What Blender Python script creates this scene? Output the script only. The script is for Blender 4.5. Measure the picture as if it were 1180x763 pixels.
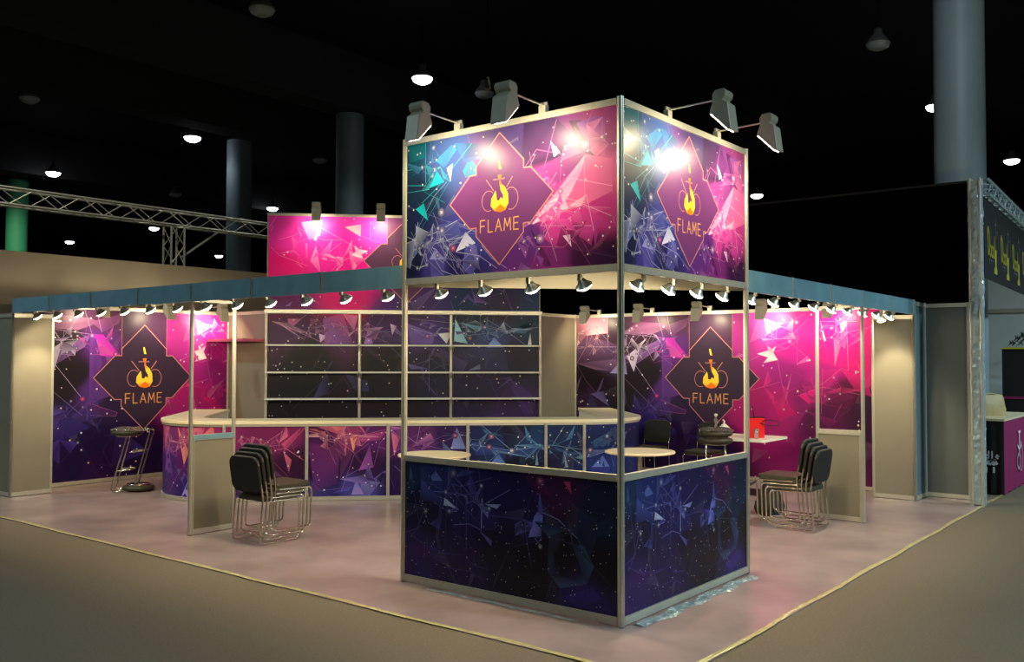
import bpy, math, random
from mathutils import Vector, Matrix
from mathutils.geometry import tessellate_polygon

scene = bpy.context.scene
for o in list(bpy.data.objects):
    bpy.data.objects.remove(o, do_unlink=True)
COL = scene.collection
R = math.radians

# ---------------------------------------------------------------- camera
F_PX, PITCH, YAW, ROLL = 1062.884, 0.02960, 0.66955, 0.00225
cam_d = bpy.data.cameras.new('camera'); cam = bpy.data.objects.new('camera', cam_d); COL.objects.link(cam)
cam_d.sensor_width = 36.0; cam_d.lens = 36.0 * F_PX / 1180.0; cam_d.clip_end = 300
fw = Vector((math.cos(YAW)*math.cos(PITCH), math.sin(YAW)*math.cos(PITCH), math.sin(PITCH)))
rt = Vector((math.sin(YAW), -math.cos(YAW), 0)); up = rt.cross(fw)
rt2 = math.cos(ROLL)*rt + math.sin(ROLL)*up; up2 = -math.sin(ROLL)*rt + math.cos(ROLL)*up
cam.matrix_world = Matrix(((rt2.x, up2.x, -fw.x, -5.261), (rt2.y, up2.y, -fw.y, -3.241), (rt2.z, up2.z, -fw.z, 1.781), (0, 0, 0, 1)))
scene.camera = cam

# ---------------------------------------------------------------- world and hall light
w = bpy.data.worlds.new('world'); scene.world = w; w.use_nodes = True
w.node_tree.nodes['Background'].inputs[0].default_value = (0.55, 0.75, 1.0, 1)
w.node_tree.nodes['Background'].inputs[1].default_value = 0.006
scene.view_settings.view_transform = 'Standard'; scene.view_settings.look = 'None'
scene.view_settings.exposure = 0.0; scene.view_settings.gamma = 1.0
scene.view_settings.use_curve_mapping = False

POWER_BOOTH = 26.0     # each small halogen under the fascia
POWER_FLOOD = 13.0     # each arm floodlight on the tower
POWER_WALL = 8.0      # each arm floodlight on the back walls
POWER_HALL = 900.0     # base for the unseen and added lamps of the hall

def add_light(name, kind, loc, aim, power, color, parent=None, size=0.05, angle=120, blend=1.0):
    d = bpy.data.lights.new(name, kind); d.energy = power; d.color = color
    if kind == 'SPOT':
        d.spot_size = R(angle); d.spot_blend = blend; d.shadow_soft_size = size
    elif kind == 'AREA':
        d.size = size
    o = bpy.data.objects.new(name, d); COL.objects.link(o)
    o.location = loc
    o.rotation_euler = (Vector(aim) - Vector(loc)).to_track_quat('-Z', 'Y').to_euler()
    if parent: o.parent = parent
    return o
COOL = (0.62, 0.88, 1.0); WARM = (1.0, 0.83, 0.55)
# unseen hall ceiling lamps; the left two added to brighten the left fascia
for lx, ly, k in ((4.0, -12.0, 5.0), (12.0, -11.0, 3.2), (-5.0, 11.0, 1.6), (-9.0, -1.0, 0.35)):
    add_light('hall_lamp_and_fill', 'SPOT', (lx, ly, 8.8), (lx, ly, 0), POWER_HALL*k, COOL, None, 0.3, 150, 0.4)

# ---------------------------------------------------------------- materials
def lin(c): return tuple(((v/255/12.92) if v/255 <= 0.04045 else ((v/255+0.055)/1.055)**2.4) for v in c)
def mat(name, col, rough=0.5, metal=0.0, noise=0.0, nscale=8.0, bump=0.0, emit=0.0, trans=0.0, coat=0.0, ior=1.45, spec=0.5):
    m = bpy.data.materials.new(name); m.use_nodes = True; nt = m.node_tree; b = nt.nodes['Principled BSDF']
    c = lin(col)
    b.inputs['Base Color'].default_value = (*c, 1); b.inputs['Roughness'].default_value = rough
    b.inputs['Metallic'].default_value = metal; b.inputs['IOR'].default_value = ior
    b.inputs['Transmission Weight'].default_value = trans; b.inputs['Coat Weight'].default_value = coat
    b.inputs['Specular IOR Level'].default_value = spec
    if emit:
        b.inputs['Emission Color'].default_value = (*c, 1); b.inputs['Emission Strength'].default_value = emit
    if noise or bump:
        tc = nt.nodes.new('ShaderNodeTexCoord'); n = nt.nodes.new('ShaderNodeTexNoise')
        n.inputs['Scale'].default_value = nscale; n.inputs['Detail'].default_value = 5
        nt.links.new(tc.outputs['Object'], n.inputs['Vector'])
        if noise:
            r = nt.nodes.new('ShaderNodeValToRGB')
            r.color_ramp.elements[0].position = 0.3; r.color_ramp.elements[1].position = 0.7
            r.color_ramp.elements[0].color = (*[v*(1-noise) for v in c], 1); r.color_ramp.elements[1].color = (*[min(1, v*(1+noise)) for v in c], 1)
            nt.links.new(n.outputs['Fac'], r.inputs['Fac']); nt.links.new(r.outputs['Color'], b.inputs['Base Color'])
        if bump:
            bp = nt.nodes.new('ShaderNodeBump'); bp.inputs['Strength'].default_value = bump; bp.inputs['Distance'].default_value = 0.01
            nt.links.new(n.outputs['Fac'], bp.inputs['Height']); nt.links.new(bp.outputs['Normal'], b.inputs['Normal'])
    return m
ALU = mat('aluminium', (212, 209, 194), 0.30, 0.6, 0.05, 30)
ALU_D = mat('aluminium_dull', (186, 182, 166), 0.40, 0.45, 0.05, 30)
GREY = mat('grey_laminate', (130, 124, 106), 0.5, 0, 0.05, 3)
GREY_C = mat('grey_laminate_cool', (92, 97, 92), 0.5, 0, 0.05, 3)
FILM_D = mat('blue_film_cool_lit', (88, 112, 120), 0.3, 0.0, 0.08, 5, 0.1)  # same blue film, its dimmer cool lighting mixed into the colour
FILM = mat('blue_protective_film', (112, 150, 162), 0.28, 0.0, 0.12, 5, 0.15)
VINYL = mat('vinyl_floor', (152, 131, 127), 0.24, 0, 0.22, 1.3, 0.06)
CARPET = mat('hall_carpet', (112, 98, 78), 0.95, 0, 0.12, 60, 0.3)
TOPW = mat('counter_top_cream', (222, 212, 176), 0.35, 0, 0.03, 6)
WHITE = mat('white_melamine', (232, 230, 214), 0.35)
CREAM = mat('cream_table', (226, 208, 170), 0.35, 0, 0.04, 7)
BLACKF = mat('black_fabric', (26, 25, 22), 0.8, 0, 0.25, 90, 0.2)
OLIVEF = mat('worn_black_vinyl', (52, 48, 36), 0.5, 0, 0.15, 30)
CHROME = mat('chrome', (214, 208, 192), 0.14, 1.0)
BLACKM = mat('black_metal', (24, 24, 24), 0.4, 0.3)
HOUSING = mat('lamp_housing_grey', (186, 180, 156), 0.45, 0.1, 0.04, 20)
BULB = mat('halogen_bulb', (255, 236, 190), 0.5, emit=14)
LENS = mat('flood_lens', (255, 240, 205), 0.5, emit=10)
BAYLIT = mat('high_bay_lit', (235, 240, 255), 0.5, emit=14)
BAYOFF = mat('high_bay_glass_off', (190, 200, 200), 0.4)
BAYSH = mat('high_bay_reflector', (150, 156, 156), 0.4, 0.4)
DARK = mat('hall_ceiling_black', (20, 21, 21), 0.9, 0, 0.2, 0.4)
BEAM = mat('beam_dark_grey', (52, 54, 52), 0.9, 0, 0.15, 0.6)
COLM = mat('column_paint', (128, 146, 150), 0.5, 0, 0.05, 1.5)
COLG = mat('column_green', (80, 176, 118), 0.6, 0, 0.05, 1.5)
BEIGE = mat('beige_partition', (208, 196, 176), 0.7, 0, 0.03, 0.8)
BLACKW = mat('black_drape', (3, 3, 4), 0.95, 0, 0.2, 3, spec=0.0)
TRUSS = mat('truss_aluminium', (190, 186, 165), 0.35, 0.6)
WRAP = mat('stretch_film', (168, 184, 186), 0.16, 0.25, 0.25, 14, 0.9)
TAPE = mat('clear_yellow_tape', (190, 176, 118), 0.22, 0, 0.2, 20, 0.4)
RED = mat('red_paper', (214, 18, 16), 0.45, 0, 0.04, 10)
GLASS = mat('clear_glass', (240, 242, 240), 0.12, trans=0.85, ior=1.2)
PLASTIC = mat('clear_plastic_wrap', (225, 225, 215), 0.12, trans=0.92, noise=0.1, nscale=40, bump=1.0)
BAGW = mat('white_plastic', (232, 230, 210), 0.4, bump=0.8, nscale=18)
MAGENTA = mat('magenta_cloth', (136, 24, 82), 0.7, 0, 0.05, 6)
BLKC = mat('black_cloth', (14, 14, 17), 0.75)
INKW = mat('white_print', (220, 222, 224), 0.6)
INKY = mat('yellow_print', (190, 180, 60), 0.6)
CARD = mat('cardboard', (176, 134, 88), 0.8, 0, 0.06, 8)
SACK = mat('sack_tan', (176, 154, 104), 0.5, 0, 0.1, 10, 0.6)
WALLW = mat('pale_wall', (190, 204, 200), 0.7)
LEAF = mat('palm_leaf', (40, 62, 40), 0.6)
SHELFP = mat('pink_reflection', (200, 90, 120), 0.4)  # pink reflected glow on the storeroom ledge, put into its colour

pm = bpy.data.materials.new('printed_graphic'); pm.use_nodes = True
_b = pm.node_tree.nodes['Principled BSDF']; _b.inputs['Roughness'].default_value = 0.34; _b.inputs['Specular IOR Level'].default_value = 0.22
_a = pm.node_tree.nodes.new('ShaderNodeVertexColor'); _a.layer_name = 'Col'
pm.node_tree.links.new(_a.outputs['Color'], _b.inputs['Base Color'])
PRINT = pm

# ---------------------------------------------------------------- mesh helpers
class MB:
    def __init__(s): s.v = []; s.f = []; s.c = []; s.sm = []
    def add(s, vs, fs, smooth=False):
        n = len(s.v); s.v += [tuple(v) for v in vs]; s.f += [tuple(i+n for i in f) for f in fs]; s.sm += [smooth]*len(fs); return s
    def box(s, x0, x1, y0, y1, z0, z1):
        v = [(x, y, z) for z in (z0, z1) for y in (y0, y1) for x in (x0, x1)]
        return s.add(v, [(0, 2, 3, 1), (4, 5, 7, 6), (0, 1, 5, 4), (2, 6, 7, 3), (0, 4, 6, 2), (1, 3, 7, 5)])
    def bar(s, p0, p1, t, z0, z1):
        a, b = Vector((p0[0], p0[1], 0)), Vector((p1[0], p1[1], 0)); d = (b-a).normalized(); n = Vector((-d.y, d.x, 0))*t/2
        q = [a-n, b-n, b+n, a+n]
        return s.prism([(v.x, v.y) for v in q], z0, z1)
    def prism(s, poly, z0, z1):
        n = len(poly); v = [(x, y, z0) for x, y in poly] + [(x, y, z1) for x, y in poly]
        f = [tuple(range(n-1, -1, -1)), tuple(range(n, 2*n))] + [(i, (i+1) % n, n+(i+1) % n, n+i) for i in range(n)]
        return s.add(v, f)
    def extrude(s, poly3, vec):
        n = len(poly3); v = [Vector(p) for p in poly3]; v2 = [p+Vector(vec) for p in v]
        f = [tuple(range(n-1, -1, -1)), tuple(range(n, 2*n))] + [(i, (i+1) % n, n+(i+1) % n, n+i) for i in range(n)]
        return s.add(v+v2, f)
    def tube(s, path, r, n=10, closed=False):
        P = [Vector(p) for p in path]; rings = []; N = len(P); prev = None
        for i, p in enumerate(P):
            a = P[(i-1) % N] if (closed or i) else p; b = P[(i+1) % N] if (closed or i < N-1) else p
            d = (b-a).normalized()
            if prev is None:
                u = d.cross(Vector((0, 0, 1)));
                if u.length < 1e-3: u = d.cross(Vector((1, 0, 0)))
            else: u = prev - d*prev.dot(d)
            u.normalize(); prev = u; w_ = d.cross(u)
            rr = r[i] if isinstance(r, (list, tuple)) else r
            rings.append([p + rr*(math.cos(2*math.pi*k/n)*u + math.sin(2*math.pi*k/n)*w_) for k in range(n)])
        v = [q for g in rings for q in g]; f = []
        M = N if closed else N-1
        for i in range(M):
            j = (i+1) % N
            for k in range(n): f.append((i*n+k, j*n+k, j*n+(k+1) % n, i*n+(k+1) % n))
        s.add(v, f, True)
        if not closed: s.add(rings[0], [tuple(range(n-1, -1, -1))]); s.add(rings[-1], [tuple(range(n))])
        return s
    def lathe(s, prof, n=24, c=(0, 0, 0)):
        v = [(c[0]+r*math.cos(2*math.pi*k/n), c[1]+r*math.sin(2*math.pi*k/n), c[2]+z) for r, z in prof for k in range(n)]; f = []
        for i in range(len(prof)-1):
            for k in range(n): f.append((i*n+k, i*n+(k+1) % n, (i+1)*n+(k+1) % n, (i+1)*n+k))
        s.add(v, f, True)
        m = len(prof)
        s.add(v[:n], [tuple(range(n-1, -1, -1))]); s.add(v[(m-1)*n:], [tuple(range(n))])
        return s
    def post(s, x, y, z0, z1, r=0.021):
        poly = []
        for k in range(8):
            a0 = 2*math.pi*(k-0.5)/8 + math.pi/8; a1 = a0 + math.pi/4
            p0 = Vector((math.cos(a0), math.sin(a0)))*r; p1 = Vector((math.cos(a1), math.sin(a1)))*r
            m0 = p0.lerp(p1, 0.3); m1 = p0.lerp(p1, 0.7); inn = 0.72
            for q in (p0, m0, m0*inn, m1*inn, m1): poly.append((x+q.x, y+q.y))
        return s.prism(poly, z0, z1)
    def xf(s, M, i0=0):
        for i in range(i0, len(s.v)): s.v[i] = tuple(M @ Vector(s.v[i]))
        return s
    def build(s, name, m, parent=None, off=(0, 0, 0)):
        me = bpy.data.meshes.new(name); o3 = Vector(off)
        me.from_pydata([tuple(Vector(v)-o3) for v in s.v], [], s.f)
        me.polygons.foreach_set('use_smooth', s.sm)
        if s.c:
            la = me.color_attributes.new('Col', 'FLOAT_COLOR', 'CORNER')
            fl = []
            for cf in s.c:
                for c in cf: fl += [c[0], c[1], c[2], 1.0]
            la.data.foreach_set('color', fl)
        me.materials.append(m); me.update()
        o = bpy.data.objects.new(name, me); COL.objects.link(o)
        if parent: o.parent = parent
        return o
def tag(o, label=None, cat=None, group=None, kind=None):
    if label: o['label'] = label
    if cat: o['category'] = cat
    if group: o['group'] = group
    if kind: o['kind'] = kind
    return o
def thing(name, label, cat, loc=(0, 0, 0), rz=0, group=None):
    o = bpy.data.objects.new(name, None); COL.objects.link(o); o.empty_display_size = 0.1
    o.location = loc; o.rotation_euler = (0, 0, rz); return tag(o, label, cat, group)
def dup(root, loc, rz, label, group=None):
    r = root.copy(); COL.objects.link(r); r.location = loc; r.rotation_euler = (0, 0, rz); r['label'] = label
    if group: r['group'] = group
    for ch in list(root.children):
        c = ch.copy(); COL.objects.link(c); c.parent = r
        for g in list(ch.children):
            d = g.copy(); COL.objects.link(d); d.parent = c
    return r
def bevel(o, wd=0.004, seg=2):
    m = o.modifiers.new('bevel', 'BEVEL'); m.width = wd; m.segments = seg; m.limit_method = 'ANGLE'; return o
def rrect(cx, cy, w_, h, r, n=5):
    out = []
    for (sx, sy, a0) in ((1, 1, 0), (-1, 1, 90), (-1, -1, 180), (1, -1, 270)):
        for k in range(n+1):
            a = R(a0 + 90*k/n); out.append((cx + sx*(w_/2-r) + r*math.cos(a), cy + sy*(h/2-r) + r*math.sin(a)))
    return out
def smooth_path(pts, r=0.05, n=4):
    P = [Vector(p) for p in pts]; out = [P[0]]
    for i in range(1, len(P)-1):
        a, b, c = P[i-1], P[i], P[i+1]; d0 = (a-b); d1 = (c-b); rr = min(r, d0.length*0.45, d1.length*0.45)
        p0 = b + d0.normalized()*rr; p1 = b + d1.normalized()*rr
        for k in range(n+1):
            t = k/n; out.append((1-t)**2*p0 + 2*t*(1-t)*b + t*t*p1)
    out.append(P[-1]); return out

# printed artwork, in metres on each panel: C colour anchor, P shard, L line, X glow star
ART = {
 'A': [
  ('C',(14,66,84),None,[(0.074,3.441)]),
  ('C',(60,80,130),None,[(0.4,3.318)]),
  ('C',(22,40,62),None,[(0.187,3.067)]),
  ('C',(26,34,70),None,[(0.078,2.838)]),
  ('C',(70,60,130),None,[(0.298,2.544)]),
  ('C',(60,58,130),None,[(0.685,2.709)]),
  ('C',(120,70,120),None,[(0.952,3.17)]),
  ('C',(66,44,84),None,[(1.321,3.34)]),
  ('C',(110,50,110),None,[(1.624,3.226)]),
  ('C',(150,60,110),None,[(1.911,3.305)]),
  ('C',(160,60,130),None,[(1.41,3.024)]),
  ('C',(215,90,140),None,[(1.831,3.06)]),
  ('C',(220,60,150),None,[(1.497,2.784)]),
  ('C',(190,50,120),None,[(1.83,2.77)]),
  ('C',(60,18,56),None,[(1.749,2.52)]),
  ('C',(120,36,104),None,[(1.454,2.505)]),
  ('C',(90,40,110),None,[(1.277,2.643)]),
  ('C',(50,18,50),None,[(1.91,2.441)]),
  ('C',(70,50,100),None,[(1.069,3.451)]),
  ('C',(40,30,80),None,[(0.611,2.505)]),
  ('C',(28,30,60),None,[(0.108,2.556)]),
  ('P',(16,170,190),0.9,[(0.268,3.118),(0.347,3.246),(0.427,3.148)]),
  ('P',(12,190,200),0.9,[(0.119,2.964),(0.209,3.005),(0.256,2.862)]),
  ('P',(14,150,165),0.8,[(0.62,3.212),(0.695,3.317),(0.782,3.173),(0.646,3.151)]),
  ('P',(60,150,200),0.55,[(0.333,3.326),(0.504,3.43),(0.555,3.384),(0.426,3.256)]),
  ('P',(200,225,245),0.8,[(0.453,3.252),(0.517,3.283),(0.492,3.141)]),
  ('P',(40,120,165),0.5,[(0.529,3.436),(0.632,3.421),(0.807,3.283),(0.632,3.268)]),
  ('P',(12,110,125),0.6,[(0.018,3.49),(0.225,3.48),(0.212,3.362),(0.047,3.344)]),
  ('P',(10,90,110),0.6,[(0.657,3.418),(0.818,3.385),(0.794,3.303),(0.632,3.306)]),
  ('P',(70,110,150),0.5,[(0.335,3.012),(0.362,3.048),(0.416,2.809)]),
  ('P',(110,130,190),0.6,[(0.081,2.558),(0.147,2.862),(0.217,2.688)]),
  ('P',(215,215,245),0.85,[(0.547,2.595),(0.648,2.741),(0.748,2.647)]),
  ('P',(165,165,230),0.8,[(0.272,2.556),(0.338,2.635),(0.431,2.545)]),
  ('P',(110,100,190),0.5,[(0.272,2.556),(0.431,2.545),(0.431,2.4),(0.299,2.407)]),
  ('P',(100,96,180),0.5,[(0.648,2.636),(0.81,2.549),(0.712,2.404),(0.611,2.448)]),
  ('P',(140,130,210),0.5,[(0.673,2.653),(0.76,2.627),(0.785,2.456)]),
  ('P',(90,100,170),0.5,[(0.35,2.814),(0.558,2.834),(0.61,2.715),(0.456,2.689)]),
  ('P',(200,200,235),0.6,[(0.079,2.728),(0.175,2.75),(0.135,2.654)]),
  ('L',(200,210,240),0.7,[(-0.005,2.765),(0.244,2.666),(0.66,2.711)]),
  ('L',(200,210,240),0.7,[(0.024,2.702),(0.324,2.758),(0.558,2.834)]),
  ('L',(190,200,240),0.6,[(0.147,2.862),(0.081,2.558)]),
  ('L',(190,200,240),0.6,[(0.244,2.666),(0.164,2.473)]),
  ('L',(190,200,240),0.6,[(0.244,2.666),(0.405,2.459),(0.535,2.414)]),
  ('L',(200,200,240),0.6,[(0.403,2.761),(0.547,2.595),(0.785,2.55)]),
  ('L',(60,200,210),0.6,[(0.019,3.287),(0.226,3.291),(0.347,3.246)]),
  ('L',(60,200,210),0.6,[(0.225,3.48),(0.227,3.162)]),
  ('L',(60,200,210),0.6,[(0.006,3.167),(0.268,3.137)]),
  ('L',(60,190,210),0.5,[(0.187,3.007),(0.348,3.108),(0.707,3.41)]),
  ('L',(120,180,220),0.5,[(0.453,3.145),(0.322,3.052),(0.107,2.756)]),
  ('L',(180,160,230),0.6,[(0.649,2.445),(0.785,2.55),(0.955,2.446)]),
  ('L',(180,160,230),0.6,[(0.809,2.624),(0.907,2.524),(1.049,2.441)]),
  ('P',(46,30,62),0.75,[(1.208,3.521),(1.496,3.474),(1.624,3.348),(1.529,3.204),(1.321,3.142),(1.186,3.168)]),
  ('P',(96,50,110),0.6,[(1.529,3.204),(1.729,3.177),(1.518,3.011),(1.321,3.142)]),
  ('P',(40,24,56),0.8,[(1.603,3.439),(1.698,3.433),(1.831,3.154),(1.718,3.204)]),
  ('P',(120,76,150),0.6,[(1.666,3.412),(1.811,3.441),(1.901,3.417),(1.901,3.136),(1.831,3.154)]),
  ('P',(235,215,235),0.9,[(1.442,3.322),(1.529,3.23),(1.475,3.202)]),
  ('P',(240,120,165),0.55,[(1.739,3.184),(1.96,3.128),(1.96,2.909),(1.603,2.791),(1.277,2.742),(1.497,2.961)]),
  ('P',(255,180,215),0.7,[(1.277,2.742),(1.497,2.952),(1.739,3.184),(1.708,3.076),(1.603,2.914),(1.41,2.792)]),
  ('P',(255,215,235),0.8,[(1.288,2.741),(1.41,2.881),(1.497,2.908),(1.603,2.914),(1.497,2.802),(1.388,2.777)]),
  ('P',(240,110,180),0.7,[(1.355,2.726),(1.454,2.859),(1.497,2.802)]),
  ('P',(255,200,230),0.8,[(1.497,2.819),(1.55,2.919),(1.603,2.826)]),
  ('P',(255,200,230),0.7,[(1.603,2.844),(1.749,2.907),(1.698,2.817)]),
  ('P',(205,60,150),0.7,[(1.388,2.634),(1.54,2.798),(1.708,2.833),(1.89,2.73),(1.81,2.652),(1.79,2.551),(1.687,2.628),(1.497,2.555)]),
  ('P',(120,30,90),0.6,[(1.54,2.71),(1.749,2.726),(1.687,2.628),(1.625,2.528),(1.497,2.573)]),
  ('P',(235,200,240),0.9,[(1.551,2.639),(1.614,2.642),(1.625,2.554)]),
  ('P',(40,16,46),0.8,[(1.266,2.716),(1.411,2.508),(1.454,2.434),(1.389,2.438)]),
  ('P',(150,90,170),0.7,[(1.221,2.656),(1.322,2.55),(1.255,2.663)]),
  ('P',(190,60,150),0.6,[(1.8,2.721),(1.861,2.733),(1.82,2.532)]),
  ('P',(150,80,180),0.5,[(1.322,2.514),(1.389,2.492),(1.367,2.431)]),
  ('L',(255,170,215),0.7,[(1.497,2.952),(1.624,3.034),(1.96,2.943)]),
  ('L',(255,170,215),0.7,[(1.388,2.634),(1.497,2.802),(1.708,2.85),(1.95,2.741)]),
  ('L',(255,170,215),0.7,[(1.749,2.907),(1.81,2.652)]),
  ('L',(255,170,215),0.6,[(1.355,2.726),(1.79,2.688)]),
  ('L',(200,120,190),0.5,[(1.496,3.465),(1.388,3.134)]),
  ('L',(230,120,180),0.5,[(1.209,3.156),(1.321,3.277),(1.624,3.191)]),
  ('X',(250,230,250),0.6,[(0.397,2.914)]),
  ('X',(250,120,170),0.8,[(0.521,2.626)]),
  ('X',(230,230,250),0.6,[(0.403,2.771)]),
  ('X',(250,220,250),0.8,[(1.739,3.253)]),
  ('X',(230,230,250),0.8,[(0.252,2.671)]),
  ('X',(250,200,240),0.8,[(1.355,2.633)]),
 ],
 'F': [
  ('C',(110,60,84),None,[(0.213,2.351)]),
  ('C',(96,50,90),None,[(1.253,2.328)]),
  ('C',(84,44,80),None,[(1.821,2.316)]),
  ('C',(74,40,60),None,[(0.213,1.935)]),
  ('C',(34,20,34),None,[(0.076,1.443)]),
  ('C',(30,18,30),None,[(0.957,1.129)]),
  ('C',(32,20,34),None,[(0.213,1.558)]),
  ('C',(30,18,32),None,[(1.416,1.536)]),
  ('C',(44,26,46),None,[(1.335,2.002)]),
  ('C',(60,34,60),None,[(0.83,2.227)]),
  ('C',(28,16,30),None,[(0.525,1.413)]),
  ('C',(30,18,34),None,[(1.251,1.389)]),
  ('C',(96,40,130),None,[(1.78,1.999)]),
  ('C',(86,44,130),None,[(1.698,1.292)]),
  ('C',(44,26,70),None,[(1.934,1.087)]),
  ('C',(44,26,92),None,[(1.25,0.921)]),
  ('C',(36,22,70),None,[(1.657,0.725)]),
  ('C',(70,50,90),None,[(0.613,1.711)]),
  ('C',(60,34,80),None,[(0.213,1.107)]),
  ('C',(60,40,66),None,[(2.436,2.303)]),
  ('C',(46,28,44),None,[(2.434,1.754)]),
  ('C',(190,40,110),None,[(2.913,2.192)]),
  ('C',(222,70,150),None,[(3.295,2.411)]),
  ('C',(226,40,130),None,[(3.801,2.204)]),
  ('C',(214,26,116),None,[(3.799,1.889)]),
  ('C',(170,26,100),None,[(3.672,1.55)]),
  ('C',(180,20,84),None,[(3.183,1.121)]),
  ('C',(190,22,90),None,[(3.543,1.133)]),
  ('C',(150,24,84),None,[(3.917,1.241)]),
  ('C',(240,24,112),None,[(4.33,1.888)]),
  ('C',(238,20,100),None,[(4.744,1.771)]),
  ('C',(200,26,110),None,[(4.161,1.532)]),
  ('C',(96,20,70),None,[(4.419,1.279)]),
  ('C',(60,18,60),None,[(4.738,1.08)]),
  ('C',(90,20,80),None,[(4.109,0.962)]),
  ('C',(34,20,70),None,[(1.249,0.346)]),
  ('C',(50,22,80),None,[(1.931,0.18)]),
  ('C',(40,20,70),None,[(2.428,0.42)]),
  ('P',(225,150,175),0.6,[(0.007,2.469),(0.636,2.453),(0.635,2.193),(0.213,2.162)]),
  ('P',(230,170,190),0.7,[(0.213,2.162),(0.393,2.384),(0.635,2.193)]),
  ('P',(240,190,200),0.7,[(0.008,2.145),(0.167,1.973),(0.008,1.803)]),
  ('P',(225,150,170),0.5,[(0.007,2.469),(0.213,2.162),(0.167,2.011),(0.008,2.145)]),
  ('P',(150,110,160),0.4,[(0.008,1.701),(0.787,1.767),(0.894,1.566),(0.392,1.598)]),
  ('P',(110,80,130),0.45,[(-0.015,1.936),(0.213,2.162),(0.83,2.006),(0.958,1.804),(0.787,1.767),(0.008,1.701)]),
  ('P',(150,110,180),0.6,[(0.937,1.804),(1.641,2.107),(1.56,1.929),(1.148,1.677)]),
  ('P',(160,100,150),0.55,[(0.916,2.189),(1.191,2.366),(1.621,2.338),(1.781,2.282),(1.459,2.163)]),
  ('P',(140,80,130),0.55,[(1.641,2.285),(2.114,2.415),(2.055,2.276),(1.82,2.14)]),
  ('P',(215,200,240),0.75,[(1.001,1.822),(1.253,2.003),(1.127,1.568)]),
  ('P',(170,160,225),0.6,[(0.678,1.545),(0.958,1.804),(1.0,1.531)]),
  ('P',(225,40,160),0.75,[(1.641,2.107),(1.82,2.105),(2.092,1.805),(1.937,1.787),(1.66,1.822)]),
  ('P',(240,90,190),0.7,[(1.661,2.071),(1.819,1.964),(2.015,1.805),(1.7,1.84)]),
  ('P',(110,60,160),0.5,[(1.632,2.054),(1.72,2.053),(1.819,1.682),(1.699,1.468),(1.935,1.227),(1.658,1.149),(1.63,1.077)]),
  ('P',(110,100,175),0.7,[(0.303,1.203),(0.547,1.246),(0.656,1.009)]),
  ('P',(60,60,110),0.5,[(0.213,0.975),(0.303,1.203),(0.436,1.002)]),
  ('P',(80,60,140),0.5,[(1.333,0.924),(1.738,1.222),(1.816,0.943),(1.496,0.859)]),
  ('P',(100,40,120),0.5,[(1.598,1.147),(2.051,0.987),(2.031,0.934),(1.816,0.96)]),
  ('P',(150,120,170),0.6,[(-0.015,1.29),(0.122,1.501),(0.031,1.215)]),
  ('P',(60,50,140),0.5,[(0.956,0.764),(1.374,0.962),(1.657,0.795),(1.25,0.633)]),
  ('L',(225,190,230),0.7,[(0.008,1.974),(1.001,1.968)]),
  ('L',(225,170,200),0.7,[(0.281,2.462),(0.213,1.973),(0.031,1.708)]),
  ('L',(225,170,200),0.7,[(0.636,2.453),(0.635,1.971)]),
  ('L',(200,170,220),0.6,[(0.937,2.189),(1.641,2.107)]),
  ('L',(200,170,220),0.6,[(1.541,2.483),(1.661,2.107)]),
  ('L',(200,170,220),0.6,[(1.722,2.46),(1.8,2.14)]),
  ('L',(200,170,220),0.6,[(0.916,2.409),(0.916,1.786)]),
  ('L',(225,200,240),0.8,[(1.127,1.713),(1.537,1.199)]),
  ('L',(180,160,200),0.5,[(0.83,1.565),(1.251,1.209),(1.537,0.968)]),
  ('L',(160,130,180),0.5,[(0.008,1.708),(0.213,1.408),(0.436,1.188)]),
  ('L',(230,80,180),0.7,[(1.661,2.107),(2.015,1.83)]),
  ('L',(230,80,180),0.7,[(1.66,1.822),(2.015,1.83),(1.82,2.105)]),
  ('L',(180,110,170),0.6,[(1.598,1.147),(2.051,0.987),(2.031,0.934),(1.597,0.97)]),
  ('L',(150,110,190),0.5,[(1.537,1.199),(1.25,0.921)]),
  ('X',(255,90,120),1.0,[(1.537,1.199)]),
  ('X',(255,120,200),1.0,[(2.015,1.83)]),
  ('X',(240,220,240),0.8,[(1.093,1.786)]),
  ('X',(230,180,240),0.7,[(1.661,2.089)]),
  ('P',(235,130,190),0.5,[(3.216,2.376),(3.308,2.374),(3.345,2.126),(3.083,2.017)]),
  ('P',(250,235,225),0.95,[(3.308,2.374),(3.475,2.313),(3.639,2.292),(3.345,2.126)]),
  ('P',(235,120,180),0.5,[(3.295,2.461),(3.552,2.478),(3.639,2.292),(3.308,2.374)]),
  ('P',(250,225,225),0.9,[(3.2,1.854),(3.369,1.903),(3.357,1.977),(3.421,1.92),(3.485,1.964),(3.446,1.871),(3.509,1.768),(3.291,1.718),(3.369,1.804)]),
  ('P',(240,110,160),0.75,[(3.785,1.701),(3.946,1.829),(3.994,1.757)]),
  ('P',(250,220,235),0.9,[(4.131,2.317),(4.213,2.03),(4.177,2.031)]),
  ('P',(240,130,180),0.75,[(4.319,2.029),(4.389,1.888),(4.328,1.676)]),
  ('P',(250,215,235),0.85,[(4.392,2.358),(4.508,2.273),(4.426,2.122)]),
  ('P',(240,120,180),0.5,[(4.319,2.029),(4.426,2.122),(4.52,2.261),(4.496,2.215),(4.389,1.888)]),
  ('P',(245,30,110),0.7,[(3.819,1.263),(4.136,1.413),(3.965,1.147)]),
  ('P',(235,20,90),0.6,[(3.442,1.179),(3.669,1.137),(3.841,0.903),(3.541,0.841)]),
  ('P',(250,30,110),0.5,[(4.421,1.63),(4.742,1.541),(4.829,1.267),(4.604,1.353)]),
  ('P',(225,30,110),0.5,[(4.04,1.388),(4.162,1.627),(4.422,1.653),(4.111,1.199)]),
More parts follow.
